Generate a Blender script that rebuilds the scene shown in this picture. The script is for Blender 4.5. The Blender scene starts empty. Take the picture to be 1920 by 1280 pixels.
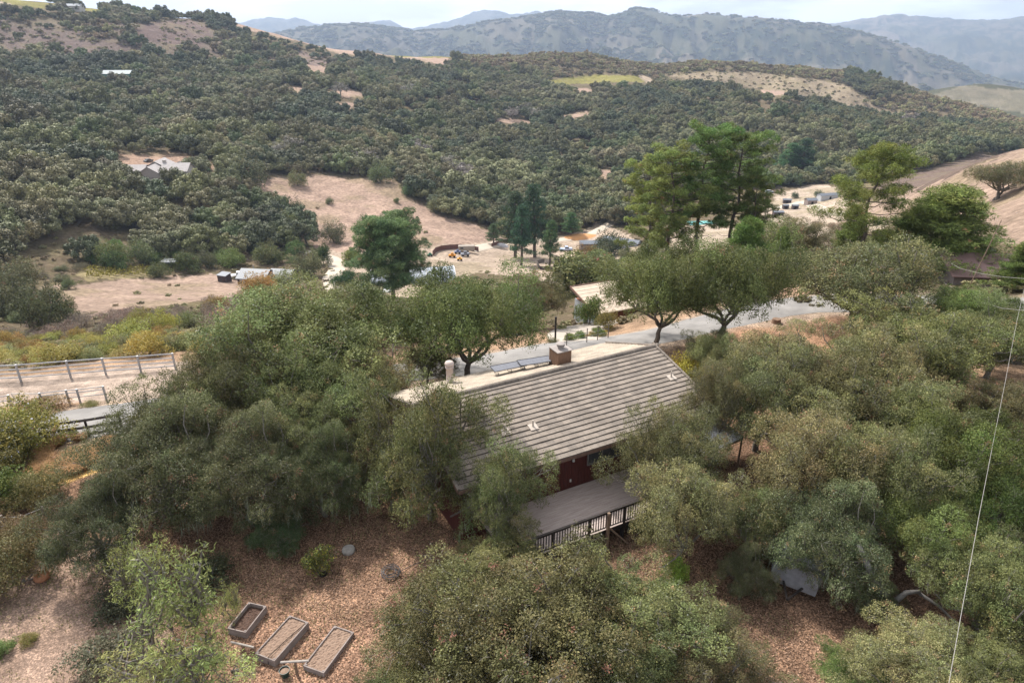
import bpy, math, random
import numpy as np
from mathutils import Vector, Matrix
R=math.radians
scene=bpy.context.scene
C=scene.collection
rng=np.random.default_rng(7)
random.seed(7)
# ------------------------------------------------------------------ camera
CAMZ=22.0; PITCH=R(24.4); F=1280.0
cam=bpy.data.cameras.new('camera'); camo=bpy.data.objects.new('camera',cam); C.objects.link(camo)
cam.sensor_width=36; cam.lens=24.0; cam.clip_start=0.3; cam.clip_end=40000
camo.location=(0,0,CAMZ); camo.rotation_euler=(R(90)-PITCH,0,0); scene.camera=camo
# ------------------------------------------------------------------ world
SUN_EL=R(48); SUN_AZ=R(-38)      # azimuth from +Y (view direction), negative = left
w=bpy.data.worlds.new("World"); scene.world=w; w.use_nodes=True
nt=w.node_tree; nt.nodes.clear()
def N(nt,t,**k):
    n=nt.nodes.new(t)
    for a,b in k.items(): setattr(n,a,b)
    return n
out=N(nt,'ShaderNodeOutputWorld'); bg=N(nt,'ShaderNodeBackground'); sky=N(nt,'ShaderNodeTexSky')
sky.sky_type='NISHITA'; sky.sun_disc=False; sky.sun_elevation=SUN_EL; sky.sun_rotation=SUN_AZ
sky.air_density=1.0; sky.dust_density=1.5; sky.ozone_density=1.0
tc=N(nt,'ShaderNodeTexCoord'); mp=N(nt,'ShaderNodeMapping'); mp.inputs['Scale'].default_value=(1.6,1.6,7.0)
nz=N(nt,'ShaderNodeTexNoise'); nz.inputs['Scale'].default_value=3.2; nz.inputs['Detail'].default_value=6; nz.inputs['Roughness'].default_value=.55
rp=N(nt,'ShaderNodeValToRGB'); rp.color_ramp.elements[0].position=.44; rp.color_ramp.elements[0].color=(.30,.30,.30,1); rp.color_ramp.elements[1].position=.60; rp.color_ramp.elements[1].color=(.97,.97,.97,1)
mx=N(nt,'ShaderNodeMix',data_type='RGBA'); mx.inputs['B'].default_value=(13.,13.,13.1,1)
L=nt.links.new
L(tc.outputs['Generated'],mp.inputs['Vector']); L(mp.outputs['Vector'],nz.inputs['Vector']); L(nz.outputs['Fac'],rp.inputs['Fac'])
L(rp.outputs['Color'],mx.inputs['Factor']); L(sky.outputs['Color'],mx.inputs['A']); L(mx.outputs['Result'],bg.inputs['Color'])
bg.inputs['Strength'].default_value=0.074; L(bg.outputs['Background'],out.inputs['Surface'])
# ------------------------------------------------------------------ sun (bright haze: soft edged)
sl=bpy.data.lights.new('sun','SUN'); sl.energy=4.1; sl.angle=R(4); sl.color=(1,.95,.88)
so=bpy.data.objects.new('sun',sl); C.objects.link(so)
sd=Vector((math.sin(SUN_AZ)*math.cos(SUN_EL),math.cos(SUN_AZ)*math.cos(SUN_EL),math.sin(SUN_EL)))
so.rotation_euler=(-sd).to_track_quat('-Z','Y').to_euler(); so.location=(0,0,60)
scene.view_settings.view_transform='Standard'; scene.view_settings.look='None'; scene.view_settings.exposure=0.84; scene.view_settings.gamma=1
scene.render.engine='CYCLES'
try:
    scene.cycles.max_bounces=5; scene.cycles.diffuse_bounces=3; scene.cycles.volume_bounces=0; scene.cycles.transmission_bounces=3
except Exception: pass
# ------------------------------------------------------------------ projection helpers
cp,sp=math.cos(PITCH),math.sin(PITCH)
def ray(px,py):
    u=(px-960)/F; v=(py-640)/F
    return np.array([u, cp-v*sp, -sp-v*cp])
def proj(x,y,z):
    x=np.asarray(x,float); y=np.asarray(y,float); z=np.asarray(z,float)-CAMZ
    f=y*cp-z*sp; u=y*sp+z*cp
    f=np.where(f<.1,.1,f)
    return 960+F*x/f, 640-F*u/f, f
def at_z(px,py,z):
    d=ray(px,py); t=(z-CAMZ)/d[2]; return np.array([d[0]*t,d[1]*t,z])
def at_d(px,py,dist):
    d=ray(px,py); t=dist/math.hypot(d[0],d[1]); return np.array([d[0]*t,d[1]*t,CAMZ+d[2]*t])
# ------------------------------------------------------------------ noise
_perm=rng.permutation(4096)
def vnoise(x,y,s=0):
    x=np.asarray(x,float); y=np.asarray(y,float)
    xi=np.floor(x).astype(np.int64); yi=np.floor(y).astype(np.int64); fx=x-xi; fy=y-yi
    fx=fx*fx*(3-2*fx); fy=fy*fy*(3-2*fy)
    def h(a,b): return _perm[(_perm[(a+s*131)&4095]+b)&4095]/4095.
    return (h(xi,yi)*(1-fx)+h(xi+1,yi)*fx)*(1-fy)+(h(xi,yi+1)*(1-fx)+h(xi+1,yi+1)*fx)*fy
def fbm(x,y,o=4,s=0):
    v=0;a=.5;t=0
    for i in range(o):
        v=v+a*vnoise(x*2**i+17.3*i,y*2**i+9.1*i,s+i); t+=a; a*=.5
    return v/t
# ------------------------------------------------------------------ terrain control points
FAR=[]  # (px,py,d, canopy drop)
def P(*pts,drop=0):
    for p in pts: FAR.append((p[0],p[1],p[2],drop))
P((0,707,55),(250,690,50),(100,672,84),(0,640,132),(250,640,112),(400,640,100),(250,605,130),(400,600,125),(60,600,160),(550,620,100),
  (250,560,180),(450,565,165),(130,535,212),(300,520,225),(480,525,214),(620,500,232),(600,560,165),(735,558,150),(700,600,110),
  (0,480,245),(100,485,245),(300,485,245),(550,470,258),(800,540,185),(800,500,225),(1000,490,245),(1000,560,140),(1080,470,275),
  (950,455,290),(1090,615,76),(1000,640,60),(1160,600,76),(1150,520,180),(1300,560,75),(1420,540,75),(1600,525,74),
  (1300,490,100),(1500,490,95),(1600,480,92),(1750,520,80),(1900,540,75),(1840,520,88),(1840,470,115),(1200,450,270),(1300,415,320))
P((1440,400,360),(1480,390,380),(1530,350,440),(1580,400,330),(1620,420,220),(1700,400,200),(1740,345,240),(1800,325,220),(1920,280,230),(1850,385,170),(1920,400,130),(2050,300,180),(2050,500,60))
P((600,460,270),(700,420,300),(850,440,285),(480,370,330),(560,335,370),(740,345,360),(780,400,318))
P((900,400,330),(1000,400,340),(1130,420,320),(1100,380,380),(1250,380,380),(1130,430,310))
P((100,400,285),(300,400,295),(450,400,300),(-150,400,260),(-150,600,150),(100,330,345),(280,335,338),(420,325,355),(280,305,375),(180,285,390),(0,330,330),
  (100,250,440),(400,260,440),(600,290,430),(800,300,450),(1000,320,450),(1200,320,470),(1400,330,480),(1600,330,480),(1700,310,500),drop=0)
P((0,190,540),(300,200,540),(560,220,520),(640,180,600),(800,230,560),(1000,240,580),(1080,216,620),(1200,230,620),(1400,240,620),(1600,250,620),(1800,270,620),(1920,285,600),
  (0,110,690),(200,130,650),(400,150,640),(600,135,700),(800,160,700),(900,190,660),(1000,180,720),(1100,180,740),(1300,180,760),(1450,185,760),(1600,215,730),(1750,240,720),(1920,262,700),drop=3)
P((0,60,800),(120,45,830),(300,60,800),(450,90,800),(600,110,820),(750,135,830),(900,135,850),(1050,155,830),(1150,148,850),(1230,158,840),(1350,158,850),(1480,178,830),(1600,200,820),(1700,225,800),(1850,250,780),drop=2)
P((1100,130,930),(1250,150,900),(1400,175,900),(1550,195,900),(1650,220,900),drop=12) # fold
# crest of near hills
P((-200,-25,900),(-60,-8,900),(20,2,900),(110,8,910),(215,17,920),(300,30,930),(350,36,930),(400,36,940),(440,44,950),(520,62,960),(600,86,970),(690,96,1000),(780,106,1020),(850,108,1020),(950,108,1020),(1040,104,1040),(1100,104,1060),(1160,114,1060),(1220,124,1050),(1300,114,1080),(1400,118,1100),(1500,125,1120),(1600,136,1130),(1700,164,1120),(1800,196,1100),(1870,214,1080),(1930,234,1060),(2100,270,1000),drop=2)
P((1350,146,980),(1500,156,990),(1600,175,990),(1700,200,980),(1800,225,950),drop=0)
for px,py,d in ((0,70,1300),(300,110,1350),(600,160,1400),(900,170,1450),(1200,190,1450),(1500,210,1500),(1750,260,1380),(1920,280,1300),(2100,300,1250),(-200,60,1300)): P((px,py,d))
P((1760,180,1600),(1800,164,1700),(1850,160,1750),(1920,172,1700),(2050,180,1700),(1800,215,2200),(1920,230,2200))
# main range
M1=[(-100,70),(300,70),(470,62),(540,53),(600,45),(640,41),(690,41),(741,46),(808,51),(875,43),(929,38),(976,30),(1026,20),(1070,19),(1117,20),(1157,22),(1184,9),(1228,13),(1278,22),(1320,25),(1364,31),(1400,33),(1448,37),(1515,42),(1582,54),(1650,71),(1700,90),(1750,115),(1800,137),(1834,152),(1900,175),(2000,190)]
for px,py in M1: P((px,py,4600 if px<1500 else 4600-(px-1500)*2.2))
for px in range(-100,1900,200):
    P((px,150+.05*max(0,px-900),2300),(px,125+.04*max(0,px-900),3000))
for px,py in ((600,85),(800,85),(1000,80),(1200,75),(1350,85),(1450,95),(1550,110),(1650,130),(1750,155)): P((px,py,3800))
for px in range(-100,2100,200): P((px,125 if px<1500 else 150,6000))
M2=[(-100,40),(300,45),(460,40),(500,33),(560,34),(585,42),(640,44),(700,38),(722,32),(750,44),(800,50),(820,45),(850,35),(900,17),(940,18),(960,20),(1010,20),(1100,40),(1300,45),(1400,30),(1475,47),(1540,45),(1580,38),(1640,32),(1705,26),(1760,31),(1810,36),(1860,40),(1920,38),(2050,45)]
for px,py in M2: P((px,py,9500))
for px,py in ((1600,62),(1700,54),(1800,55),(1900,50),(2000,52)): P((px,py,7600))
for px,py in ((1650,85),(1750,90),(1850,85),(1950,90)): P((px,py,6900))
for px in range(-100,2100,250): P((px,110,12000))
NEAR=[(0,0,.3),(0,-20,.3),(-30,-20,0),(30,-20,1),(-15,5,0),(15,5,.8),(0,15,.2),(-10,20,0),(-17,20,-.2),(-12,27,0),(4,24,.6),(10,26,.8),(14,24,1),(20,20,1.6),(35,20,3),(30,30,2.2),(25,40,1),(35,42,1),(45,50,.5),(45,35,2.5),(60,40,3),(60,20,4),
 (-20,25,-.2),(-25,30,-.2),(-32,30,-.4),(-27.6,36.2,-.1),(-40,30,-.8),(-45,35,-1.2),(-18,39,0),(-8,43.9,0),(3.3,47.5,0),(10.1,49.3,0),(17,52.8,0),(22.2,55,0),(26.5,55.5,0),(31.4,54,0),(35,51.7,0),(24,50,.4),(30,49,.5),
 (-32,42.6,-1.2),(-40,42,-1.4),(-25,44,-1.0),(-34,48,-1.8),(-26,49,-1.8),(-44,47,-2.0),(-15,50,-3),(-5,52,-2.5),(3,55,-2.6),(8,57,-3),(16,59,-1.5),(22,62,-1),(35,60,-.5),(45,60,-1),(0,40,.1),(8,44,.2),(3,33,.5),(12,38,.6),(-6,36,.3)]
NEAR=np.array(NEAR,float)
def mq(q,src,val,c):
    n=len(src); D=np.sqrt(((src[:,None]-src[None])**2).sum(-1)+c*c)
    A=np.zeros((n+3,n+3)); A[:n,:n]=D+np.eye(n)*1e-6; A[:n,n]=1; A[:n,n+1:]=src; A[n,:n]=1; A[n+1:,:n]=src.T
    wt=np.linalg.solve(A,np.concatenate([val,[0,0,0]]))
    o=np.empty(len(q))
    for i in range(0,len(q),40000):
        b=q[i:i+40000]; d=np.sqrt(((b[:,None]-src[None])**2).sum(-1)+c*c); o[i:i+40000]=d@wt[:n]+wt[n]+b@wt[n+1:]
    return o
SC=.36
fp=[];fv=[]
for px,py,d,dr in FAR:
    p=at_d(px,py,d); fp.append((math.atan2(p[0],p[1]),math.log(d)*SC)); fv.append((p[2]-dr-CAMZ)/d)
LMIN,LMAX=math.log(30),math.log(13000); NA,NL=420,520
AZM=.80
ga=np.linspace(-AZM,AZM,NA); gl=np.linspace(LMIN,LMAX,NL)
A_,L_=np.meshgrid(ga,gl,indexing='ij')
T=mq(np.stack([A_.ravel(),L_.ravel()*SC],1),np.array(fp),np.array(fv),.02).reshape(NA,NL)
gx=np.linspace(-90,90,181); gy=np.linspace(-40,100,141)
X_,Y_=np.meshgrid(gx,gy,indexing='ij')
ZN=mq(np.stack([X_.ravel(),Y_.ravel()],1)/30,NEAR[:,:2]/30,NEAR[:,2],.05).reshape(181,141)
def bil(tab,fi,fj):
    n,m=tab.shape; fi=np.clip(fi,0,n-1.001); fj=np.clip(fj,0,m-1.001); i=fi.astype(int); j=fj.astype(int); a=fi-i; b=fj-j
    return (tab[i,j]*(1-a)+tab[i+1,j]*a)*(1-b)+(tab[i,j+1]*(1-a)+tab[i+1,j+1]*a)*b
def ss(a,b,x): t=np.clip((x-a)/(b-a),0,1); return t*t*(3-2*t)
def H(x,y):
    x=np.atleast_1d(np.asarray(x,float)); y=np.atleast_1d(np.asarray(y,float))
    d=np.hypot(x,y); az=np.arctan2(x,y); aa=np.abs(az)
    az=np.where(aa>AZM,np.sign(az)*AZM*(math.pi-aa)/(math.pi-AZM),az)
    t=bil(T,(az+AZM)/(2*AZM)*(NA-1),(np.log(np.maximum(d,30))-LMIN)/(LMAX-LMIN)*(NL-1))
    zf=CAMZ+t*d
    # gullies on the far ranges, rolling ground on the near hills
    g=np.abs(fbm(x/420+.6*y/900,y/700,4,3)-.5)*2
    m=ss(2200,3300,d)*(1-.55*ss(6000,8000,d))*np.clip(np.abs(d-4550)/700,.25,1); g2=np.abs(fbm(x/150-.5*y/600,y/480,4,61)-.5)*2; zf=zf-m*(np.clip(1-g*1.6,0,1)*105+np.clip(1-g2*2.2,0,1)*55)+m*34
    zf=zf+ss(300,600,d)*(1-ss(2000,2500,d))*(fbm(x/90,y/90,3,8)-.5)*9
    zn=bil(ZN,x+90,y+40)
    k=ss(54,72,d)
    zz=zn*(1-k)+zf*k
    return zz+(fbm(x/2.2,y/2.2,3,5)-.5)*.12*ss(10,14,d)
def h1(x,y): return float(H(x,y)[0])
_rd=np.exp(np.linspace(math.log(8),math.log(11000),2600))
def G(px,py,lo=0,up=0):
    """point of the terrain seen through a pixel"""
    d=ray(px,py); hd=math.hypot(d[0],d[1]); X=d[0]/hd*_rd; Y=d[1]/hd*_rd; Z=CAMZ+d[2]/hd*_rd
    k=(Z<H(X,Y)+up)&(_rd>lo)
    i=int(np.argmax(k)) if k.any() else len(_rd)-1
    return np.array([X[i],Y[i],float(H(X[i],Y[i])[0])])
def inpoly(px,py,poly):
    px=np.asarray(px);py=np.asarray(py); c=np.zeros(px.shape,bool); n=len(poly)
    for i in range(n):
        x1,y1=poly[i]; x2,y2=poly[i-1]
        if y1==y2: continue
        c^=((y1>py)!=(y2>py))&(px<(x2-x1)*(py-y1)/(y2-y1)+x1)
    return c
# ------------------------------------------------------------------ materials
MATS={}
def newmat(name):
    m=bpy.data.materials.new(name); m.use_nodes=True; nt=m.node_tree; nt.nodes.clear()
    o=N(nt,'ShaderNodeOutputMaterial'); b=N(nt,'ShaderNodeBsdfPrincipled'); nt.links.new(b.outputs[0],o.inputs['Surface'])
    b.inputs['Roughness'].default_value=.8; b.inputs['Specular IOR Level'].default_value=.25
    return m,nt,b,o
def mat(name,c1,c2=None,scale=3.,rough=.8,detail=5,stretch=(1,1,1),bump=0,spec=.25,pos=(.35,.65),c3=None,metal=0,objcol=False):
    if name in MATS: return MATS[name]
    m,nt,b,o=newmat(name); L=nt.links.new
    b.inputs['Roughness'].default_value=rough; b.inputs['Specular IOR Level'].default_value=spec; b.inputs['Metallic'].default_value=metal
    if c2 is None: c2=tuple(x*.8 for x in c1)
    tc=N(nt,'ShaderNodeTexCoord'); mp=N(nt,'ShaderNodeMapping'); mp.inputs['Scale'].default_value=stretch
    nz=N(nt,'ShaderNodeTexNoise'); nz.inputs['Scale'].default_value=scale; nz.inputs['Detail'].default_value=detail; nz.inputs['Roughness'].default_value=.6
    r=N(nt,'ShaderNodeValToRGB'); e=r.color_ramp.elements; e[0].position=pos[0]; e[0].color=(*c1,1); e[1].position=pos[1]; e[1].color=(*c2,1)
    if c3: q=e.new(.8); q.color=(*c3,1)
    L(tc.outputs['Object'],mp.inputs['Vector']); L(mp.outputs[0],nz.inputs['Vector']); L(nz.outputs['Fac'],r.inputs['Fac']); L(r.outputs[0],b.inputs['Base Color'])
    if bump:
        bp=N(nt,'ShaderNodeBump'); bp.inputs['Strength'].default_value=bump; bp.inputs['Distance'].default_value=.05
        L(nz.outputs['Fac'],bp.inputs['Height']); L(bp.outputs[0],b.inputs['Normal'])
    MATS[name]=m; return m
def leafmat(name,trans=.25,objcol=True,var=.25,hue=.03):
    if name in MATS: return MATS[name]
    m,nt,b,o=newmat(name); L=nt.links.new
    at=N(nt,'ShaderNodeAttribute'); at.attribute_name='col'
    oi=N(nt,'ShaderNodeObjectInfo')
    src=at.outputs['Color']
    if objcol:
        mu=N(nt,'ShaderNodeMix',data_type='RGBA',blend_type='MULTIPLY'); mu.inputs['Factor'].default_value=1
        L(src,mu.inputs['A']); L(oi.outputs['Color'],mu.inputs['B']); src=mu.outputs['Result']
    mr=N(nt,'ShaderNodeMapRange'); mr.inputs['To Min'].default_value=1-var; mr.inputs['To Max'].default_value=1+var
    L(oi.outputs['Random'],mr.inputs['Value'])
    mh=N(nt,'ShaderNodeMath',operation='MULTIPLY'); mh.inputs[1].default_value=7.13; L(oi.outputs['Random'],mh.inputs[0])
    mf=N(nt,'ShaderNodeMath',operation='FRACT'); L(mh.outputs[0],mf.inputs[0])
    m2=N(nt,'ShaderNodeMapRange'); m2.inputs['To Min'].default_value=.5-hue; m2.inputs['To Max'].default_value=.5+hue*.7; L(mf.outputs[0],m2.inputs['Value'])
    hs=N(nt,'ShaderNodeHueSaturation'); L(src,hs.inputs['Color']); L(mr.outputs[0],hs.inputs['Value']); L(m2.outputs[0],hs.inputs['Hue'])
    b.inputs['Roughness'].default_value=.6; b.inputs['Specular IOR Level'].default_value=.2
    L(hs.outputs[0],b.inputs['Base Color'])
    if trans:
        t=N(nt,'ShaderNodeBsdfTranslucent'); L(hs.outputs[0],t.inputs['Color'])
        ms=N(nt,'ShaderNodeMixShader'); ms.inputs[0].default_value=trans; L(b.outputs[0],ms.inputs[1]); L(t.outputs[0],ms.inputs[2]); L(ms.outputs[0],o.inputs['Surface'])
    MATS[name]=m; return m
# ------------------------------------------------------------------ mesh helpers
def npmesh(name,V,Fq,col=None,uvcol=None):
    """V (n,3); Fq list of (k, index array) face blocks"""
    me=bpy.data.meshes.new(name); V=np.asarray(V,np.float32)
    if not isinstance(Fq,list): Fq=[Fq]
    me.vertices.add(len(V)); me.vertices.foreach_set('co',V.ravel())
    idx=np.concatenate([f.ravel() for f in Fq]).astype(np.int32); tot=np.concatenate([np.full(len(f),f.shape[1]) for f in Fq]).astype(np.int32)
    me.loops.add(len(idx)); me.loops.foreach_set('vertex_index',idx)
    me.polygons.add(len(tot)); st=np.concatenate([[0],np.cumsum(tot)[:-1]]).astype(np.int32)
    me.polygons.foreach_set('loop_start',st); me.polygons.foreach_set('loop_total',tot)
    me.update(calc_edges=True)
    if col is not None:
        a=me.attributes.new('col','FLOAT_COLOR','FACE'); c=np.ones((len(tot),4),np.float32); c[:,:3]=col; a.data.foreach_set('color',c.ravel())
    return me
def link(name,me,parent=None,mats=()):
    o=bpy.data.objects.new(name,me); C.objects.link(o)
    if me is not None:
        for m in (mats if isinstance(mats,(list,tuple)) else [mats]): me.materials.append(m)
    if parent is not None: o.parent=parent
    return o
def tag(o,label=None,cat=None,group=None,kind=None):
    if label: o['label']=label
    if cat: o['category']=cat
    if group: o['group']=group
    if kind: o['kind']=kind
    return o
def thing(name,label,cat,loc=(0,0,0),rz=0,group=None,scale=None):
    o=bpy.data.objects.new(name,None); C.objects.link(o); o.location=loc; o.rotation_euler=(0,0,rz)
    if scale is not None: o.scale=scale
    o.empty_display_size=.3
    return tag(o,label,cat,group)
def dup(root,label,group=None,loc=None,rz=None,scale=None,color=None):
    r=root.copy(); C.objects.link(r); r['label']=label
    if group: r['group']=group
    elif 'group' in r and group is not None: del r['group']
    if loc is not None: r.location=loc
    if rz is not None: r.rotation_euler=(0,0,rz)
    if scale is not None: r.scale=scale
    for ch in list(root.children):
        c=ch.copy(); C.objects.link(c); c.parent=r
        if color is not None: c.color=color
        for g in list(ch.children):
            d=g.copy(); C.objects.link(d); d.parent=c
    return r
class MB:
    def __init__(s): s.v=[]; s.f=[]; s.mi=[]; s.m=0
    def add(s,vs,fs):
        n=len(s.v); s.v+= [tuple(map(float,v)) for v in vs]; s.f+=[tuple(i+n for i in f) for f in fs]; s.mi+=[s.m]*len(fs); return s
    def box(s,x0,y0,z0,x1,y1,z1):
        return s.add([(x0,y0,z0),(x1,y0,z0),(x1,y1,z0),(x0,y1,z0),(x0,y0,z1),(x1,y0,z1),(x1,y1,z1),(x0,y1,z1)],
            [(0,3,2,1),(4,5,6,7),(0,1,5,4),(1,2,6,5),(2,3,7,6),(3,0,4,7)])
    def slab(s,p,t):
        """quad p (4 points, ccw from above) thickened down by t"""
        p=[Vector(q) for q in p]; n=(p[1]-p[0]).cross(p[3]-p[0]).normalized(); q=[a-n*t for a in p]
        return s.add(p+q,[(0,1,2,3),(7,6,5,4),(0,4,5,1),(1,5,6,2),(2,6,7,3),(3,7,4,0)])
    def tube(s,pts,r,n=6,cap=True):
        pts=[Vector(p) for p in pts]; rs=r if isinstance(r,(list,tuple)) else [r]*len(pts); vs=[]
        for i,p in enumerate(pts):
            d=(pts[min(i+1,len(pts)-1)]-pts[max(i-1,0)]).normalized(); a=d.orthogonal().normalized() if i==0 else (a-d*a.dot(d)).normalized(); b=d.cross(a)
            for k in range(n): t=2*math.pi*k/n; vs.append(p+(a*math.cos(t)+b*math.sin(t))*rs[i])
        fs=[(i*n+k,i*n+(k+1)%n,(i+1)*n+(k+1)%n,(i+1)*n+k) for i in range(len(pts)-1) for k in range(n)]
        if cap: fs+= [tuple(range(n))[::-1], tuple((len(pts)-1)*n+k for k in range(n))]
        return s.add(vs,fs)
    def lathe(s,prof,n=20,c=(0,0,0)):
        vs=[(c[0]+r*math.cos(2*math.pi*k/n),c[1]+r*math.sin(2*math.pi*k/n),c[2]+z) for r,z in prof for k in range(n)]
        fs=[(i*n+k,i*n+(k+1)%n,(i+1)*n+(k+1)%n,(i+1)*n+k) for i in range(len(prof)-1) for k in range(n)]
        return s.add(vs,fs)
    def build(s,name,mats,parent=None,smooth=False):
        me=bpy.data.meshes.new(name); me.from_pydata(s.v,[],s.f)
        o=link(name,me,parent,mats)
        if any(s.mi): me.polygons.foreach_set('material_index',s.mi)
        if smooth: me.polygons.foreach_set('use_smooth',[True]*len(me.polygons))
        me.update(); return o
def bevel(o,wd=.01):
    m=o.modifiers.new('b','BEVEL'); m.width=wd; m.segments=1; m.limit_method='ANGLE'; return o
# ------------------------------------------------------------------ ground sheet
az=np.concatenate([np.linspace(-math.pi,-AZM,50)[:-1],np.linspace(-AZM,AZM,900),np.linspace(AZM,math.pi,50)[1:-1]])
rad=np.concatenate([[.5,3,5.5],np.exp(np.linspace(math.log(8),math.log(60),270)),np.exp(np.linspace(math.log(60.5),math.log(1250),330)),
   np.exp(np.linspace(math.log(1265),math.log(12500),270))])
AA,RR=np.meshgrid(az,rad,indexing='ij'); gxx=(np.sin(AA)*RR).ravel(); gyy=(np.cos(AA)*RR).ravel(); gzz=H(gxx,gyy)
DD=RR.ravel(); PX,PY,_=proj(gxx,gyy,gzz); front=np.abs(AA.ravel())<1.2
# base colours of the soil and dry vegetation
def mixc(c,m,new): return c*(1-m[:,None])+np.array(new)*m[:,None]
n1=fbm(gxx/3,gyy/3,4,1); n2=fbm(gxx/25,gyy/25,4,2); n3=fbm(gxx/140,gyy/140,4,6); n1b=fbm(gxx/5,gyy/5,3,16)
col=np.tile(np.array([.20,.130,.090]),(len(gxx),1))         # oak leaf litter
yard=inpoly(PX,PY,[(-400,1020),(60,985),(180,1010),(250,1060),(330,1130),(300,1400),(-400,1400)])&(DD<45)
col=mixc(col,yard*.8,(.30,.22,.175))
bed=inpoly(PX,PY,[(440,1150),(500,1120),(600,1150),(700,1180),(680,1300),(440,1300)])&(DD<40)
col=mixc(col,bed*ss(.35,.6,n1)*.8,(.27,.17,.12))
arena=inpoly(PX,PY,[(-500,715),(0,706),(120,700),(300,680),(420,670),(420,745),(200,752),(100,757),(0,762),(-500,800)])&(DD<75)
col=mixc(col,arena*1.,(.39,.31,.255))
dry=inpoly(PX,PY,[(60,850),(90,825),(170,815),(230,830),(200,880),(120,905),(40,900)])&(DD<60)
col=mixc(col,dry*1.,(.50,.33,.13))
side=(DD<75)&(gyy>37)&~arena
col=mixc(col,side*.65,(.34,.24,.16))
isl=inpoly(PX,PY,[(1370,615),(1470,592),(1560,588),(1640,600),(1700,640),(1500,680),(1350,650)])&(DD<75)
col=mixc(col,isl*.85,(.33,.20,.13))
slope=ss(58,66,DD); col=mixc(col,slope,(.15,.115,.075))
col=mixc(col,slope*ss(.45,.65,n1)*.7,(.10,.085,.045))
col=mixc(col,ss(900,1500,DD),(.075,.075,.042))
REG={}
def region(name,poly,c,lo,hi,soft=None,w=1.):
    jw=np.clip(900/DD,.5,6); m=inpoly(PX+(n1-.5)*7*jw+(n2-.5)*16,PY+(n1b-.5)*3.5*jw+(n2-.5)*5,poly)&(DD>lo)&(DD<hi)&front
    mm=m*w
    if soft is not None: mm=mm*(1-soft*ss(.45,.62,n2))
    REG[name]=(poly,lo,hi)
    global col
    col=mixc(col,mm,c)
TAN=(.345,.245,.19)
region('field',[(462,372),(480,340),(560,330),(640,333),(700,335),(745,343),(775,375),(830,405),(905,425),(948,448),(900,475),(600,475),(575,445),(545,395)],TAN,150,600,.12)
region('compound',[(575,470),(700,470),(860,455),(960,447),(1060,440),(1120,420),(1160,430),(1190,450),(1200,470),(1180,515),(1130,530),(1060,545),(1000,520),(900,510),(800,548),(740,575),(690,565),(690,520),(600,490)],(.40,.315,.245),120,600,.05)
region('lower field',[(50,545),(150,533),(290,522),(410,514),(455,530),(445,555),(370,568),(260,583),(160,592),(110,575)],(.345,.25,.195),120,400,.1)
region('right compound',[(1420,420),(1440,395),(1455,365),(1530,345),(1570,352),(1600,380),(1680,400),(1660,440),(1500,470),(1260,470),(1260,425),(1330,420)],(.40,.32,.25),100,700,.05)
region('right hill',[(1560,430),(1600,395),(1700,352),(1735,345),(1790,322),(1860,295),(1925,268),(2300,230),(2300,480),(1925,480),(1860,440),(1780,500),(1760,470),(1820,400)],(.33,.24,.185),70,500,.1)
region('scrub right',[(1640,350),(1740,318),(1850,285),(1930,255),(1930,272),(1860,300),(1790,325),(1735,348),(1680,368)],(.15,.11,.09),150,600)
region('driveway patch',[(1455,545),(1480,530),(1530,545),(1530,568),(1450,566)],(.42,.27,.19),40,90)
region('house pad',[(150,268),(190,290),(260,290),(330,283),(380,298),(440,315),(480,345),(430,350),(330,345),(230,345),(200,310)],(.31,.21,.155),200,600)
region('upper scrub',[(-60,25),(110,35),(250,44),(420,60),(540,85),(640,118),(560,130),(420,118),(300,118),(120,112),(-60,112)],(.155,.12,.095),480,1000,.25)
region('scrub slope',[(-60,50),(60,50),(130,58),(180,68),(245,88),(245,106),(150,108),(60,98),(-60,95)],(.15,.112,.098),500,1000,.3)
region('scrub knoll',[(255,60),(285,42),(345,36),(390,46),(395,70),(375,90),(330,86),(275,78)],(.15,.108,.095),500,1100)
region('scrub strip',[(530,95),(575,100),(640,120),(600,128),(540,115)],(.19,.14,.12),500,1100,.4)
region('crest left',[(-60,-20),(40,-5),(62,14),(30,14),(-60,8)],(.36,.29,.22),500,1100)
region('crest grass',[(425,44),(460,46),(560,66),(640,93),(700,93),(790,101),(845,108),(835,122),(790,116),(700,101),(640,102),(560,78),(470,58)],TAN,700,1200)
region('pale strip',[(1240,140),(1330,135),(1420,137),(1500,146),(1580,158),(1625,182),(1650,212),(1590,200),(1510,182),(1430,168),(1330,154)],(.27,.215,.15),820,1200,.3)
region('pale patch',[(1590,190),(1650,200),(1720,218),(1750,235),(1700,232),(1600,210)],(.27,.21,.15),700,1200,.5)
region('far knoll',[(1740,185),(1800,160),(1925,170),(2000,185),(2000,230),(1880,205)],(.19,.165,.115),1300,2100,.3)
CLR=[[(565,124),(600,124),(628,133),(600,137),(572,132)],[(510,164),(572,164),(576,176),(515,173)],[(608,168),(660,168),(690,180),(650,182),(615,178)],
 [(1052,214),(1112,210),(1112,219),(1054,222)],[(1425,169),(1472,172),(1470,181),(1430,178)],[(1075,167),(1112,167),(1115,176),(1078,176)],[(640,193),(672,196),(676,203),(642,203)],[(930,222),(1000,226),(1000,233),(930,230)],
 [(1110,320),(1150,318),(1160,340),(1115,345)]]
for i,c in enumerate(CLR): region('clearing%d'%i,c,TAN,350,1200)
VINE=[[(1015,152),(1060,146),(1130,141),(1200,143),(1217,153),(1150,156),(1060,159)],[(-20,-4),(60,2),(112,9),(112,17),(60,16),(20,8)],[(152,11),(185,14),(196,24),(155,22)],[(720,101),(850,106),(850,110),(740,107)]]
for i,c in enumerate(VINE): region('vineyard%d'%i,c,(.215,.195,.06),500,1250)
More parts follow.
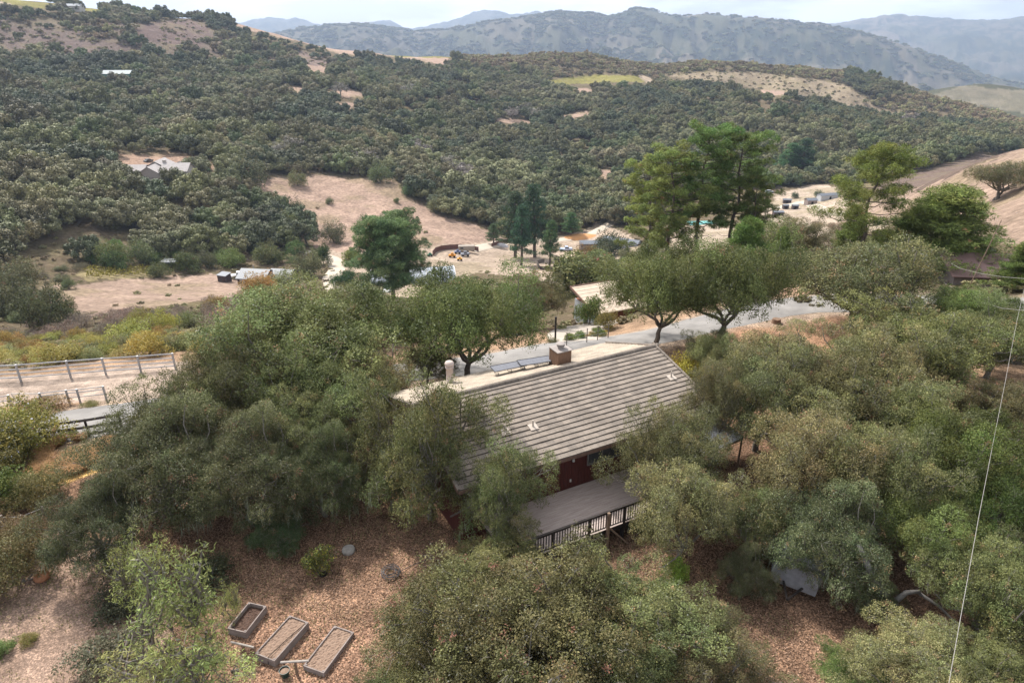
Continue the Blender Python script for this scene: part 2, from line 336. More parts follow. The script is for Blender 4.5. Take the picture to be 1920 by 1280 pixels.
region('track',[(1195,141),(1212,143),(1236,156),(1212,156)],(.45,.35,.26),500,1100)
region('lower vineyard',[(148,505),(290,500),(285,520),(160,527)],(.27,.22,.12),150,400)
rp_=np.array([(-75,22),(-52,29.5),(-40,33.6),(-27.6,36.4),(-18,39.6),(-8,43.6),(3.3,47.2),(10.1,49.6),(17,52.8),(22.2,55),(26.5,55.6),(31.4,54.2),(35.5,51.5),(41,47),(48,41),(60,36)]); rd_=np.full(len(gxx),99.)
for a_,b_ in zip(rp_[:-1],rp_[1:]):
    t_=np.clip(((gxx-a_[0])*(b_-a_)[0]+(gyy-a_[1])*(b_-a_)[1])/((b_-a_)@(b_-a_)),0,1); rd_=np.minimum(rd_,np.hypot(gxx-a_[0]-t_*(b_-a_)[0],gyy-a_[1]-t_*(b_-a_)[1]))
col=mixc(col,(1-ss(2.7,4.2,rd_+(n1-.5)*2.2))*.8,(.33,.27,.215))
# far ranges: chaparral with paler grass on the open spurs
farm=ss(2200,3200,DD); fn=fbm(gxx/260,gyy/420,5,11); fn2=fbm(gxx/40,gyy/60,4,12)*.6+.4*fbm(gxx/170,gyy/170,3,14)
col=mixc(col,farm*ss(.42,.60,fn)*.7,(.115,.098,.072))
col=mixc(col,farm*ss(.47,.53,fn2)*.9,(.026,.036,.02))
gr=farm*((PX>1230)&(PX<1720))*ss(.35,.5,fn)*(1-ss(.50,.58,fn2)); col=mixc(col,gr*.75,(.145,.122,.09))
n8=fbm(gxx/9,gyy/5,4,18); col*=(1+(n8-.5)*.55*ss(60,120,DD)*(1-ss(1200,2000,DD)))[:,None]
for k_ in ('field','lower field'):
    po,lo_,hi_=REG[k_]; mm_=inpoly(PX,PY,po)&(DD>lo_)&(DD<hi_); q_=(gyy+gxx*.25+(n2-.5)*14)*2*math.pi/4.6; col*=(1+mm_*.075*np.sin(q_)*ss(.35,.6,n8))[:,None]
olv=ss(.52,.66,fbm(gxx/16,gyy/11,4,19))*ss(75,110,DD)*(1-ss(1000,1500,DD))*.35; col=mixc(col,olv,(.20,.17,.085))
col*= (1+(n1-.5)*.35)[:,None]*(1+(n3-.5)*.25*ss(60,100,DD))[:,None]
nA,nR=len(az),len(rad)
ii,jj=np.meshgrid(np.arange(nA),np.arange(nR-1),indexing='ij'); i2=(ii+1)%nA
fq=np.stack([ii*nR+jj,i2*nR+jj,i2*nR+jj+1,ii*nR+jj+1],-1).reshape(-1,4)[:, ::-1]
V=np.stack([gxx,gyy,gzz],1); V=np.vstack([V,[[0,0,h1(.01,.01)]]]); cen=np.array([[len(V)-1,((i+1)%nA)*nR,i*nR] for i in range(nA)])[:, ::-1]
# close the centre under the camera
me=npmesh('ground',V,[fq,cen]); me.polygons.foreach_set('use_smooth',[True]*len(me.polygons))
a=me.attributes.new('col','FLOAT_COLOR','POINT'); cc=np.ones((len(V),4),np.float32); cc[:-1,:3]=col; cc[-1,:3]=(.215,.135,.095)
cc[:-1,3]=np.clip(1-ss(45,75,DD),0,1)*(1-.6*arena)*(1-.35*yard); a.data.foreach_set('color',cc.ravel())
m,nt,b,o=newmat('soil and leaf litter'); L=nt.links.new
at=N(nt,'ShaderNodeAttribute'); at.attribute_name='col'; tcn=N(nt,'ShaderNodeTexCoord')
vo=N(nt,'ShaderNodeTexVoronoi'); vo.inputs['Scale'].default_value=20; L(tcn.outputs['Object'],vo.inputs['Vector'])
sep=N(nt,'ShaderNodeSeparateColor'); L(vo.outputs['Color'],sep.inputs[0])
r=N(nt,'ShaderNodeValToRGB'); e=r.color_ramp.elements; e[0].position=0; e[0].color=(.35,.32,.30,1); e[1].position=1; e[1].color=(2.1,1.95,1.8,1)
for p_,c_ in ((.35,(.62,.58,.55,1)),(.6,(.95,.93,.92,1)),(.85,(1.3,1.22,1.15,1))): q=e.new(p_); q.color=c_
L(sep.outputs[0],r.inputs[0])
nz=N(nt,'ShaderNodeTexNoise'); nz.inputs['Scale'].default_value=.8; nz.inputs['Detail'].default_value=10; nz.inputs['Roughness'].default_value=.62; L(tcn.outputs['Object'],nz.inputs['Vector'])
mr=N(nt,'ShaderNodeMapRange'); mr.inputs['From Min'].default_value=.3; mr.inputs['From Max'].default_value=.7; mr.inputs['To Min'].default_value=.58; mr.inputs['To Max'].default_value=1.35; L(nz.outputs['Fac'],mr.inputs['Value'])
m1=N(nt,'ShaderNodeMix',data_type='RGBA',blend_type='MULTIPLY'); m1.clamp_result=False; L(at.outputs['Alpha'],m1.inputs['Factor']); L(at.outputs['Color'],m1.inputs['A']); L(r.outputs[0],m1.inputs['B'])
m2=N(nt,'ShaderNodeVectorMath',operation='SCALE'); L(m1.outputs['Result'],m2.inputs[0]); L(mr.outputs[0],m2.inputs['Scale'])
L(m2.outputs[0],b.inputs['Base Color']); b.inputs['Roughness'].default_value=.95; b.inputs['Specular IOR Level'].default_value=.05
n5=N(nt,'ShaderNodeTexNoise'); n5.inputs['Scale'].default_value=.03; n5.inputs['Detail'].default_value=12; n5.inputs['Roughness'].default_value=.7; L(tcn.outputs['Object'],n5.inputs['Vector'])
bp=N(nt,'ShaderNodeBump'); bp.inputs['Distance'].default_value=6; L(n5.outputs['Fac'],bp.inputs['Height'])
iv=N(nt,'ShaderNodeMath',operation='MULTIPLY_ADD'); iv.inputs[1].default_value=-.9; iv.inputs[2].default_value=.9; L(at.outputs['Alpha'],iv.inputs[0]); L(iv.outputs[0],bp.inputs['Strength']); L(bp.outputs[0],b.inputs['Normal'])
ground=link('ground',me,None,m); tag(ground,'brown leaf litter yard running out to dry fields, wooded slopes and blue ranges',None,None,'structure')
# ------------------------------------------------------------------ roads (draped sheets)
def drape(name,pts,width,lift,mt,label,sub=6,edge=0.):
    P_=[np.array(p,float)[:2] for p in pts]; Q=[]
    for i in range(len(P_)-1):
        p0=P_[max(i-1,0)];p1=P_[i];p2=P_[i+1];p3=P_[min(i+2,len(P_)-1)]
        for t in np.linspace(0,1,sub,endpoint=False):
            Q.append(.5*((2*p1)+(-p0+p2)*t+(2*p0-5*p1+4*p2-p3)*t*t+(-p0+3*p1-3*p2+p3)*t**3))
    Q.append(P_[-1]); Q=np.array(Q); d=np.gradient(Q,axis=0); d/=np.linalg.norm(d,axis=1)[:,None]; nrm=np.stack([-d[:,1],d[:,0]],1)
    ws=np.full(len(Q),width) if np.isscalar(width) else np.interp(np.linspace(0,1,len(Q)),np.linspace(0,1,len(width)),width)
    k=7; offs=np.linspace(-.5,.5,k); V=[]
    for o_ in offs:
        j=(rng.random(len(Q))-.5)*edge if abs(o_)==.5 else 0
        q=Q+nrm*(ws*o_+j)[:,None]; V.append(np.column_stack([q,H(q[:,0],q[:,1])+lift-(abs(o_)==.5)*lift*.8]))
    n=len(Q); V=np.concatenate(V); f=np.array([[a*n+i,a*n+i+1,(a+1)*n+i+1,(a+1)*n+i] for a in range(k-1) for i in range(n-1)])
    me=npmesh(name,V,f); return tag(link(name,me,None,mt),label,None,None,'structure'),Q,nrm
ASPH=mat('asphalt',(.185,.176,.168),(.285,.270,.256),scale=.45,rough=.9,detail=9,spec=.1)
road_pts=[(-75,22),(-52,29.5),(-40,33.6),(-27.6,36.4),(-18,39.6),(-8,43.6),(3.3,47.2),(10.1,49.6),(17,52.8),(22.2,55),(26.5,55.6),(31.4,54.2),(35.5,51.5),(41,47),(48,41),(60,36)]
drape('road',road_pts,4.9,.05,ASPH,'grey asphalt lane curving behind the house and out to the right',8,.15)
GRAV=mat('pale gravel',(.42,.36,.29),(.5,.43,.35),scale=.2,rough=.95)
def gp(pts,lo=60): return [G(a,b,lo) for a,b in pts]
drape('valley_road',gp([(640,560),(628,540),(622,520),(632,505),(625,488),(600,478),(560,470)],100),5.5,.3,GRAV,'pale driveway climbing the valley floor past the grey roofed house',8)
drape('farm_track',gp([(880,470),(960,452),(1040,450),(1100,442),(1135,425),(1160,410)],150),6,.35,GRAV,'pale dirt track bending past the tall cypresses')
drape('hillside_track',gp([(1455,392),(1480,385),(1510,380),(1540,392),(1600,398)],150),6,.35,GRAV,'pale dirt track between the far sheds')
drape('driveway',[(5.5,49.5),(5.2,53),(5.5,57),(7.5,61),(10,64)],[4,4,5,6],.06,mat('worn concrete',(.36,.31,.26),(.42,.37,.32),scale=.5),'short dusty driveway up to the cream roofed barn')
# ------------------------------------------------------------------ tree building
def unit(v): return v/np.maximum(np.linalg.norm(v,axis=-1,keepdims=True),1e-9)
def sph(n): return unit(rng.normal(size=(n,3)))
def tubes(paths,n=5):
    """paths: list of (pts (k,3), radii (k,)) -> V,F"""
    Vs=[];Fs=[];o=0
    ang=np.arange(n)*2*math.pi/n
    for p,r in paths:
        p=np.asarray(p,float); k=len(p); d=unit(np.gradient(p,axis=0)); ref=np.array([0,0,1.]) if abs(d[:,2]).mean()<.8 else np.array([1.,0,0])
        a=unit(np.cross(d,ref)); b=np.cross(d,a)
        v=p[:,None]+(a[:,None]*np.cos(ang)[None,:,None]+b[:,None]*np.sin(ang)[None,:,None])*np.asarray(r)[:,None,None]
        Vs.append(v.reshape(-1,3)); i,j=np.meshgrid(np.arange(k-1),np.arange(n),indexing='ij'); j2=(j+1)%n
        Fs.append((np.stack([i*n+j,i*n+j2,(i+1)*n+j2,(i+1)*n+j],-1)+o).reshape(-1,4)); o+=k*n
    return np.concatenate(Vs),np.concatenate(Fs)
def curve(a,b,sag=.15,k=5,wob=.12):
    a=np.array(a,float);b=np.array(b,float); t=np.linspace(0,1,k)[:,None]; l=np.linalg.norm(b-a)
    p=a+(b-a)*t; p[:,2]+=(np.sin(t[:,0]*math.pi))*l*sag; p[1:-1]+=rng.normal(size=(k-2,3))*l*wob*.5; return p
def leaves(pos,nrm,ln,wd,col):
    """rhombic leaves; pos,nrm (n,3); ln,wd scalars or arrays"""
    n=len(pos); t=unit(np.cross(nrm,sph(n))); s=np.cross(nrm,t); ln=(np.ones(n)*ln*rng.uniform(.7,1.3,n))[:,None]; wd=(np.ones(n)*wd*rng.uniform(.7,1.3,n))[:,None]
    V=np.stack([pos+t*ln,pos+s*wd,pos-t*ln,pos-s*wd],1).reshape(-1,3); return V,np.arange(4*n).reshape(-1,4),col
def palette(n,base,light,dark,pl=.3,pd=.3):
    r=rng.random(n)[:,None]; q=rng.random(n)[:,None]; pl,pd=pl*.75,pd*.8; b=np.array(base); c=b+(np.array(light)-b)*np.clip(r*1.6-(1.6-1.6*pl)*0,0,1)*(q<pl)+(np.array(dark)-b)*r*(q>1-pd); return c
OAKP=((.125,.128,.060),(.22,.21,.115),(.055,.066,.030))
KF=1.0
def cloud(cen,rad,per,ln,wd,pal,flat=.8,upb=.5,dead=.02,lichen=.02,shell=.6,vary=.38,spread=.62):
    m=np.maximum((np.array(rad)**2*per).astype(int),8); idx=np.repeat(np.arange(len(cen)),m); n=len(idx)
    d=unit(rng.normal(size=(n,3))+[0,0,.25]); r=rad[idx]*(shell+(1.08-shell)*rng.random(n)**.6)
    sc=np.array([1,1,flat]); pos=cen[idx]+d*sc*r[:,None]
    # small twig bundles: pull leaves to sub-centres so that the surface breaks into tufts
    k=6; ti=rng.integers(0,k*4,n)+idx*(k*4); nt_=len(cen)*k*4; td=unit(rng.normal(size=(nt_,3))+[0,0,.3]); tp=cen[np.repeat(np.arange(len(cen)),k*4)]+td*sc*(np.repeat(rad,k*4)*rng.uniform(.8,1.12,nt_))[:,None]
    use=rng.random(n)<.65; pos[use]=tp[ti[use]]+rng.normal(size=(use.sum(),3))*(rad[idx][use]*.13)[:,None]
    nrm=unit(d+rng.normal(size=(n,3))*spread+[0,0,upb]); c=palette(n,*pal)
    cv=rng.uniform(1-vary,1+vary,len(cen)); hv=rng.normal(0,.06,len(cen)); c=c*cv[idx][:,None]; c[:,0]*=1+hv[idx]
    tv=rng.uniform(.8,1.2,nt_); c*=tv[ti][:,None]
    q=rng.random(n); c[q<lichen]=np.array([.25,.27,.21]); td2=rng.random(nt_)<dead; dm=td2[ti]&use; c[dm]=np.array([.36,.22,.13])*rng.uniform(.6,1.2,(dm.sum(),1)); 
    return leaves(pos,nrm,ln,wd,c)
BARK=mat('oak bark',(.10,.085,.07),(.23,.21,.185),scale=6,rough=.95,detail=8)
PBARK=mat('pine bark',(.085,.065,.055),(.17,.14,.125),scale=5,rough=.95,detail=8,stretch=(1,1,.3))
TWIG=mat('grey lichened twigs',(.17,.15,.125),(.27,.255,.22),scale=9,rough=.95)
LEAF=leafmat('oak leaves',.26); PINE=leafmat('pine needles',.3); HILL=leafmat('distant foliage',.0,False,.32,.035); LICH=leafmat('lace lichen',.3,True,.1,.01)
SCRUB=leafmat('scrub foliage',.0,False,.35,.05)
def add_meshes(t,parts):
    for q in parts: link(q[0],q[1],t,q[2])
def crown_centres(n,Rr,vz,zc,inner=.22,lob=.38,skirt=-.35):
    d=[]
    while len(d)<n:
        v=sph(1)[0]
        if v[2]>skirt: d.append(v)
    d=np.array(d); ph=rng.random(6)*6.28; a=np.arctan2(d[:,1],d[:,0])
    rr=1+lob*(np.sin(a*3+ph[0])*.6+np.sin(a*5+ph[1])*.4+.5*np.sin(d[:,2]*4+a*2+ph[2])); f=rng.uniform(.62,1.03,n); f[:int(n*inner)]=rng.uniform(.3,.65,int(n*inner))
    return d*np.array([Rr,Rr,vz])*(rr*f)[:,None]+[0,0,zc]
def oak_meshes(Rr=4.5,vz=2.5,zc=4.2,n=95,per=520,ln=.052,wd=.031,trunk_r=.22,forks=5,twigs=1100,lich=0,seed=0,cr=(.55,1.25),dead=.02,pal=OAKP,lean=0,trunks=1,drop=0.,skirt=-.35):
    global rng; keep=rng; rng=np.random.default_rng(1000+seed)
    cen=crown_centres(n,Rr,vz,zc,skirt=skirt); rad=rng.uniform(cr[0],cr[1],n)*Rr/4.5
    if drop: # let the outer foliage hang low on one side
        k=(cen[:,1]<0); cen[k,2]-=drop*np.clip(-cen[k,1]/Rr,0,1)
    pal=tuple(tuple(np.array(c)*[1.46,1.43,1.26]) for c in pal)
    cV,cF,cC=cloud(cen,rad,per*1.75,ln,wd,pal,dead=dead)
    paths=[]; limbs=[]
    for tr in range(trunks):
        base=np.array([0,0,-.3]) if trunks==1 else np.array([math.cos(tr*2.3)*.35,math.sin(tr*2.3)*.35,-.3])
        fk=np.array([rng.normal()*.25+lean,rng.normal()*.25,zc*.42])
        tp=curve(base,fk,0,6,.05); paths.append((tp,np.linspace(trunk_r*1.35,trunk_r*.8,6)))
        for i in range(forks):
            a=i*2*math.pi/forks+rng.normal()*.3+tr; e=np.array([math.cos(a)*Rr*.6,math.sin(a)*Rr*.6,zc+rng.uniform(-.5,-.05)*vz]); lp=curve(fk,e,.05,6,.10)
            paths.append((lp,np.linspace(trunk_r*.6,trunk_r*.2,6))); limbs.append(lp)
    lp=np.concatenate([l[2:] for l in limbs])
    for c in cen:
        j=np.argmin(((lp-c)**2).sum(1)); l=np.linalg.norm(lp[j]-c)
        paths.append((curve(lp[j],c,-.04,4,.18),np.linspace(.055,.018,4)*min(1.3,.5+l/2)))
    tV,tF=tubes(paths,6)
    # fine bare twigs through the outer shell
    wi=rng.integers(0,n,twigs); wd_=unit(rng.normal(size=(twigs,3))+[0,0,.3]); a0=cen[wi]+wd_*rad[wi][:,None]*.35; b0=cen[wi]+wd_*rad[wi][:,None]*rng.uniform(.9,1.22,(twigs,1)); mid=(a0+b0)/2+rng.normal(size=(twigs,3))*.1
    tw=[];s=unit(np.cross(wd_,sph(twigs)))*rng.uniform(.004,.010,(twigs,1))
    VV=np.stack([a0+s*1.6,a0-s*1.6,mid-s,mid+s,b0-s*.5,b0+s*.5],1).reshape(-1,3); k=np.arange(twigs)[:,None]*6
    FF=np.concatenate([k+np.array([[0,1,2,3]]),k+np.array([[3,2,4,5]])])
    parts=[('trunk',npmesh('oak_trunk',tV,tF),BARK),('crown',npmesh('oak_crown',cV,cF,cC),LEAF),('twigs',npmesh('oak_twigs',VV,FF),TWIG,(VV,FF))]
    for p in parts[:1]: p[1].polygons.foreach_set('use_smooth',[True]*len(p[1].polygons))
    if lich:
        low=cen[cen[:,2]<zc+vz*.35]; m=lich; i=rng.integers(0,len(low),max(m//9,1)); st=np.repeat(low[i]+rng.normal(size=(len(i),3))*[.6,.6,.3],9,axis=0)[:m]; m=len(st)
        st=st+rng.normal(size=(m,3))*[.10,.10,.12]; le=rng.uniform(.35,1.2,m)[:,None]; sw=rng.normal(size=(m,3))*[.05,.05,0]; wv=unit(rng.normal(size=(m,3))*[1,1,.05])*rng.uniform(.012,.03,(m,1))
        z=np.array([0,0,-1.]); p1=st+z*le*.5+sw; p2=st+z*le+sw*2.2
        VV=np.stack([st-wv*.6,st+wv*.6,p1+wv,p1-wv,p2+wv*.3,p2-wv*.3],1).reshape(-1,3); k=np.arange(m)[:,None]*6; FF=np.concatenate([k+np.array([[0,1,2,3]]),k+np.array([[3,2,4,5]])])
        V0,F0=parts[2][3]; tme=npmesh('oak_twigs',np.vstack([V0,VV]),np.vstack([F0,FF+len(V0)]),np.tile([.25,.285,.205],(len(F0)+len(FF),1))*rng.uniform(.7,1.15,(len(F0)+len(FF),1)))
        tme.polygons.foreach_set('material_index',np.concatenate([np.zeros(len(F0)),np.ones(len(FF))]).astype(np.int32)); parts[2]=('twigs',tme,[TWIG,LICH])
    rng=keep; return parts
def pine_meshes(h=18,Rr=5,base=.35,nb=52,seed=0,shape='round',pal=((.075,.105,.032),(.15,.19,.06),(.03,.045,.015)),tuft=.85,per=420,ln=.17,wd=.022,r0=.28,fork=0,droop=0.05):
    global rng; keep=rng; rng=np.random.default_rng(2000+seed)
    top=np.array([rng.normal()*.4,rng.normal()*.4,h-.6]); tp=curve([0,0,-.5],top,0,9,.02); paths=[(tp,np.linspace(r0,.05,9))]; cen=[];rad=[]
    for i in range(nb):
        f=base+(1-base)*((i+.5)/nb)**(.85); z=f*h; a=i*2.4+rng.normal()*.3
        u=(f-base)/(1-base)
        if shape=='round': rr=Rr*(math.sqrt(max(0,1-(u*1.15-.35)**2)))*rng.uniform(.55,1.05)
        elif shape=='cone': rr=Rr*(1-u*.88)*rng.uniform(.7,1.05)
        else: rr=Rr*(.5+.5*math.sin(u*3.1+.5))*rng.uniform(.35,1.1)
        j=min(f*8,7.99); q=tp[int(j)]*(1-j%1)+tp[int(j)+1]*(j%1); rise=rng.uniform(.0,.35)+.25*u-droop
        e=q+np.array([math.cos(a)*rr,math.sin(a)*rr,rr*rise]); lp=curve(q,e,-.06,5,.08); paths.append((lp,np.linspace(.05+.035*(1-u),.018,5)))
        k=max(1,int(rr/1.25)+1)
        for s_ in range(k):
            t=1-s_*.27
            if t<.3: break
            c=q+(e-q)*t+rng.normal(size=3)*[.35,.35,.12]*min(1,rr/2); cen.append(c); rad.append(tuft*rng.uniform(.65,1.15))
    cen.append(top+[0,0,.3]); rad.append(tuft)
    cen=np.array(cen);rad=np.array(rad)
    V_,F_,C_=cloud(cen,rad,per,ln,wd,pal,flat=.62,upb=.7,dead=.012,lichen=0,shell=.25,vary=.28,spread=1.2)
    # bare lower branches
    for i in range(9):
        f=rng.uniform(.05,max(base,.1)+.05); a=rng.random()*6.28; q=tp[int(f*8)]; paths.append((curve(q,q+np.array([math.cos(a),math.sin(a),rng.uniform(-.3,.2)])*rng.uniform(.8,2.6),-.1,4,.1),np.linspace(.05,.015,4)))
    tV,tF=tubes(paths,6); tm=npmesh('pine_trunk',tV,tF); tm.polygons.foreach_set('use_smooth',[True]*len(tm.polygons))
    rng=keep; return [('trunk',tm,PBARK),('crown',npmesh('pine_crown',V_,F_,C_),PINE)]
def bush_meshes(Rr=1.,h=1.,n=26,per=420,ln=.06,wd=.025,seed=0,pal=OAKP,stems=7,spiky=0,mt=None,dead=.02,fl=None):
    global rng; keep=rng; rng=np.random.default_rng(3000+seed)
    cen=crown_centres(n,Rr,h*.55,h*.5,.35,.2,-.7); rad=rng.uniform(.28,.42,n)*Rr
    per=per/ (Rr*Rr*.16)/n
    V_,F_,C_=cloud(cen,rad,per*3,ln,wd,pal,flat=.9,upb=.4+spiky,dead=dead,shell=.2,vary=.2)
    if fl is not None:
        q=rng.random(len(C_))<fl[0]; C_[q]=fl[1]
    paths=[(curve([rng.normal()*.05*Rr,rng.normal()*.05*Rr,-.1],cen[rng.integers(n)],.05,4,.1),np.linspace(.03,.01,4)*max(Rr,.5)) for _ in range(stems)]
    tV,tF=tubes(paths,4); rng=keep
    return [('stems',npmesh('bush_stems',tV,tF),BARK),('foliage',npmesh('bush_foliage',V_,F_,C_),mt or LEAF)]
def hill_mesh(seed,n=42,per=105,Rr=5.,vz=3.2,zc=4.,ln=.26,wd=.18,pal=OAKP,mt=None,cr=(.75,1.5)):
    global rng; keep=rng; rng=np.random.default_rng(4000+seed)
    cen=crown_centres(n,Rr,vz,zc,.15,.22,-.6); rad=rng.uniform(cr[0],cr[1],n)
    m=np.repeat(np.arange(n),(rad**2*per).astype(int)); k=len(m); d=unit(rng.normal(size=(k,3))+[0,0,.15]); pos=cen[m]+d*rad[m][:,None]*rng.uniform(.6,1.1,(k,1))*[1,1,.85]
    nrm=unit(d*1.3+rng.normal(size=(k,3))*.55+[0,0,.2]); c=palette(k,*pal)*rng.uniform(.8,1.2,n)[m][:,None]
    V_,F_,C_=leaves(pos,nrm,ln,wd,c); rng=keep
    me=npmesh('woodland_crown',V_,F_,C_); me.materials.append(mt or HILL)
    return me
def hill_trunk(seed):
    r=np.random.default_rng(seed); paths=[(curve([0,0,-1],[.2,.1,3.2],0,4,.05),np.linspace(.4,.22,4))]+[(curve([.2,.1,2.2],[math.cos(i*2.1)*2.6,math.sin(i*2.1)*2.6,4.6],.05,4,.1),np.linspace(.22,.08,4)) for i in range(4)]
    V_,F_=tubes(paths,5); me=npmesh('woodland_trunk',V_,F_); me.materials.append(BARK); return me
# ------------------------------------------------------------------ haze
# (box is built at the end of the file)
# ------------------------------------------------------------------ near trees
def crown_spot(px,py,wpx,hc_f,Rm,zadd=0.):
    """place a tree whose crown centre shows at (px,py) and is wpx wide; hc_f: crown-centre height per metre of crown radius"""
    d=ray(px,py); lo,hi=5.,400.
    ts=np.exp(np.linspace(math.log(8),math.log(400),1500)); X=d[0]*ts; Y=d[1]*ts; Z=CAMZ+d[2]*ts
    Rr=wpx/2/F*ts; g=H(X,Y)+zadd+hc_f*Rr; k=np.argmax(Z<g); return X[k],Y[k],float(H(X[k],Y[k])[0]),Rr[k]
oakA=thing('oak_tree','broad rounded green oak beside the lane, straight behind the flue pipe of the red house','tree')
add_meshes(oakA,oak_meshes(seed=1,n=120,per=620,dead=.01,twigs=900,pal=((.10,.118,.048),(.155,.17,.075),(.045,.062,.024))))
oakB=thing('oak_tree','widest olive oak filling the middle of the bottom edge, bare grey twigs showing','tree')
add_meshes(oakB,oak_meshes(seed=2,n=140,per=680,twigs=1500,dead=.035,cr=(.5,1.1),pal=((.112,.120,.052),(.18,.182,.088),(.055,.063,.03))))
oakC=thing('oak_tree','dark oak hung with grey lace lichen above the gravel at the left','tree')
add_meshes(oakC,oak_meshes(seed=3,n=105,per=620,lich=520,twigs=1500,dead=.03,drop=1.2,pal=((.078,.088,.045),(.145,.145,.088),(.032,.042,.024))))
oakD=thing('oak_tree','leaning oak with a dark trunk before the left end of the tiled roof','tree')
add_meshes(oakD,oak_meshes(seed=4,n=120,per=500,vz=3.2,zc=4.4,lich=80,twigs=1300,dead=.03,trunks=1,lean=.3,forks=6,cr=(.6,1.05),pal=((.105,.112,.05),(.18,.18,.09),(.045,.055,.026))))
oakE=thing('oak_tree','sprawling many-trunked oak on the orange leaf mound by the lane bend','tree')
add_meshes(oakE,oak_meshes(seed=5,n=95,per=480,skirt=-.08,vz=1.9,zc=3.2,trunks=3,forks=5,twigs=1500,dead=.05,trunk_r=.2,pal=((.105,.108,.05),(.19,.175,.095),(.05,.055,.03))))
oakF=thing('oak_tree','','tree'); add_meshes(oakF,oak_meshes(seed=6,n=90,per=600,lich=90,twigs=1700,dead=.025,vz=2.9,zc=4.4,cr=(.7,1.2)))
KIND={'A':(oakA,4.5,4.2),'B':(oakB,4.5,4.2),'C':(oakC,4.5,4.0),'D':(oakD,4.5,4.2),'E':(oakE,4.5,3.2),'F':(oakF,4.5,4.4)}
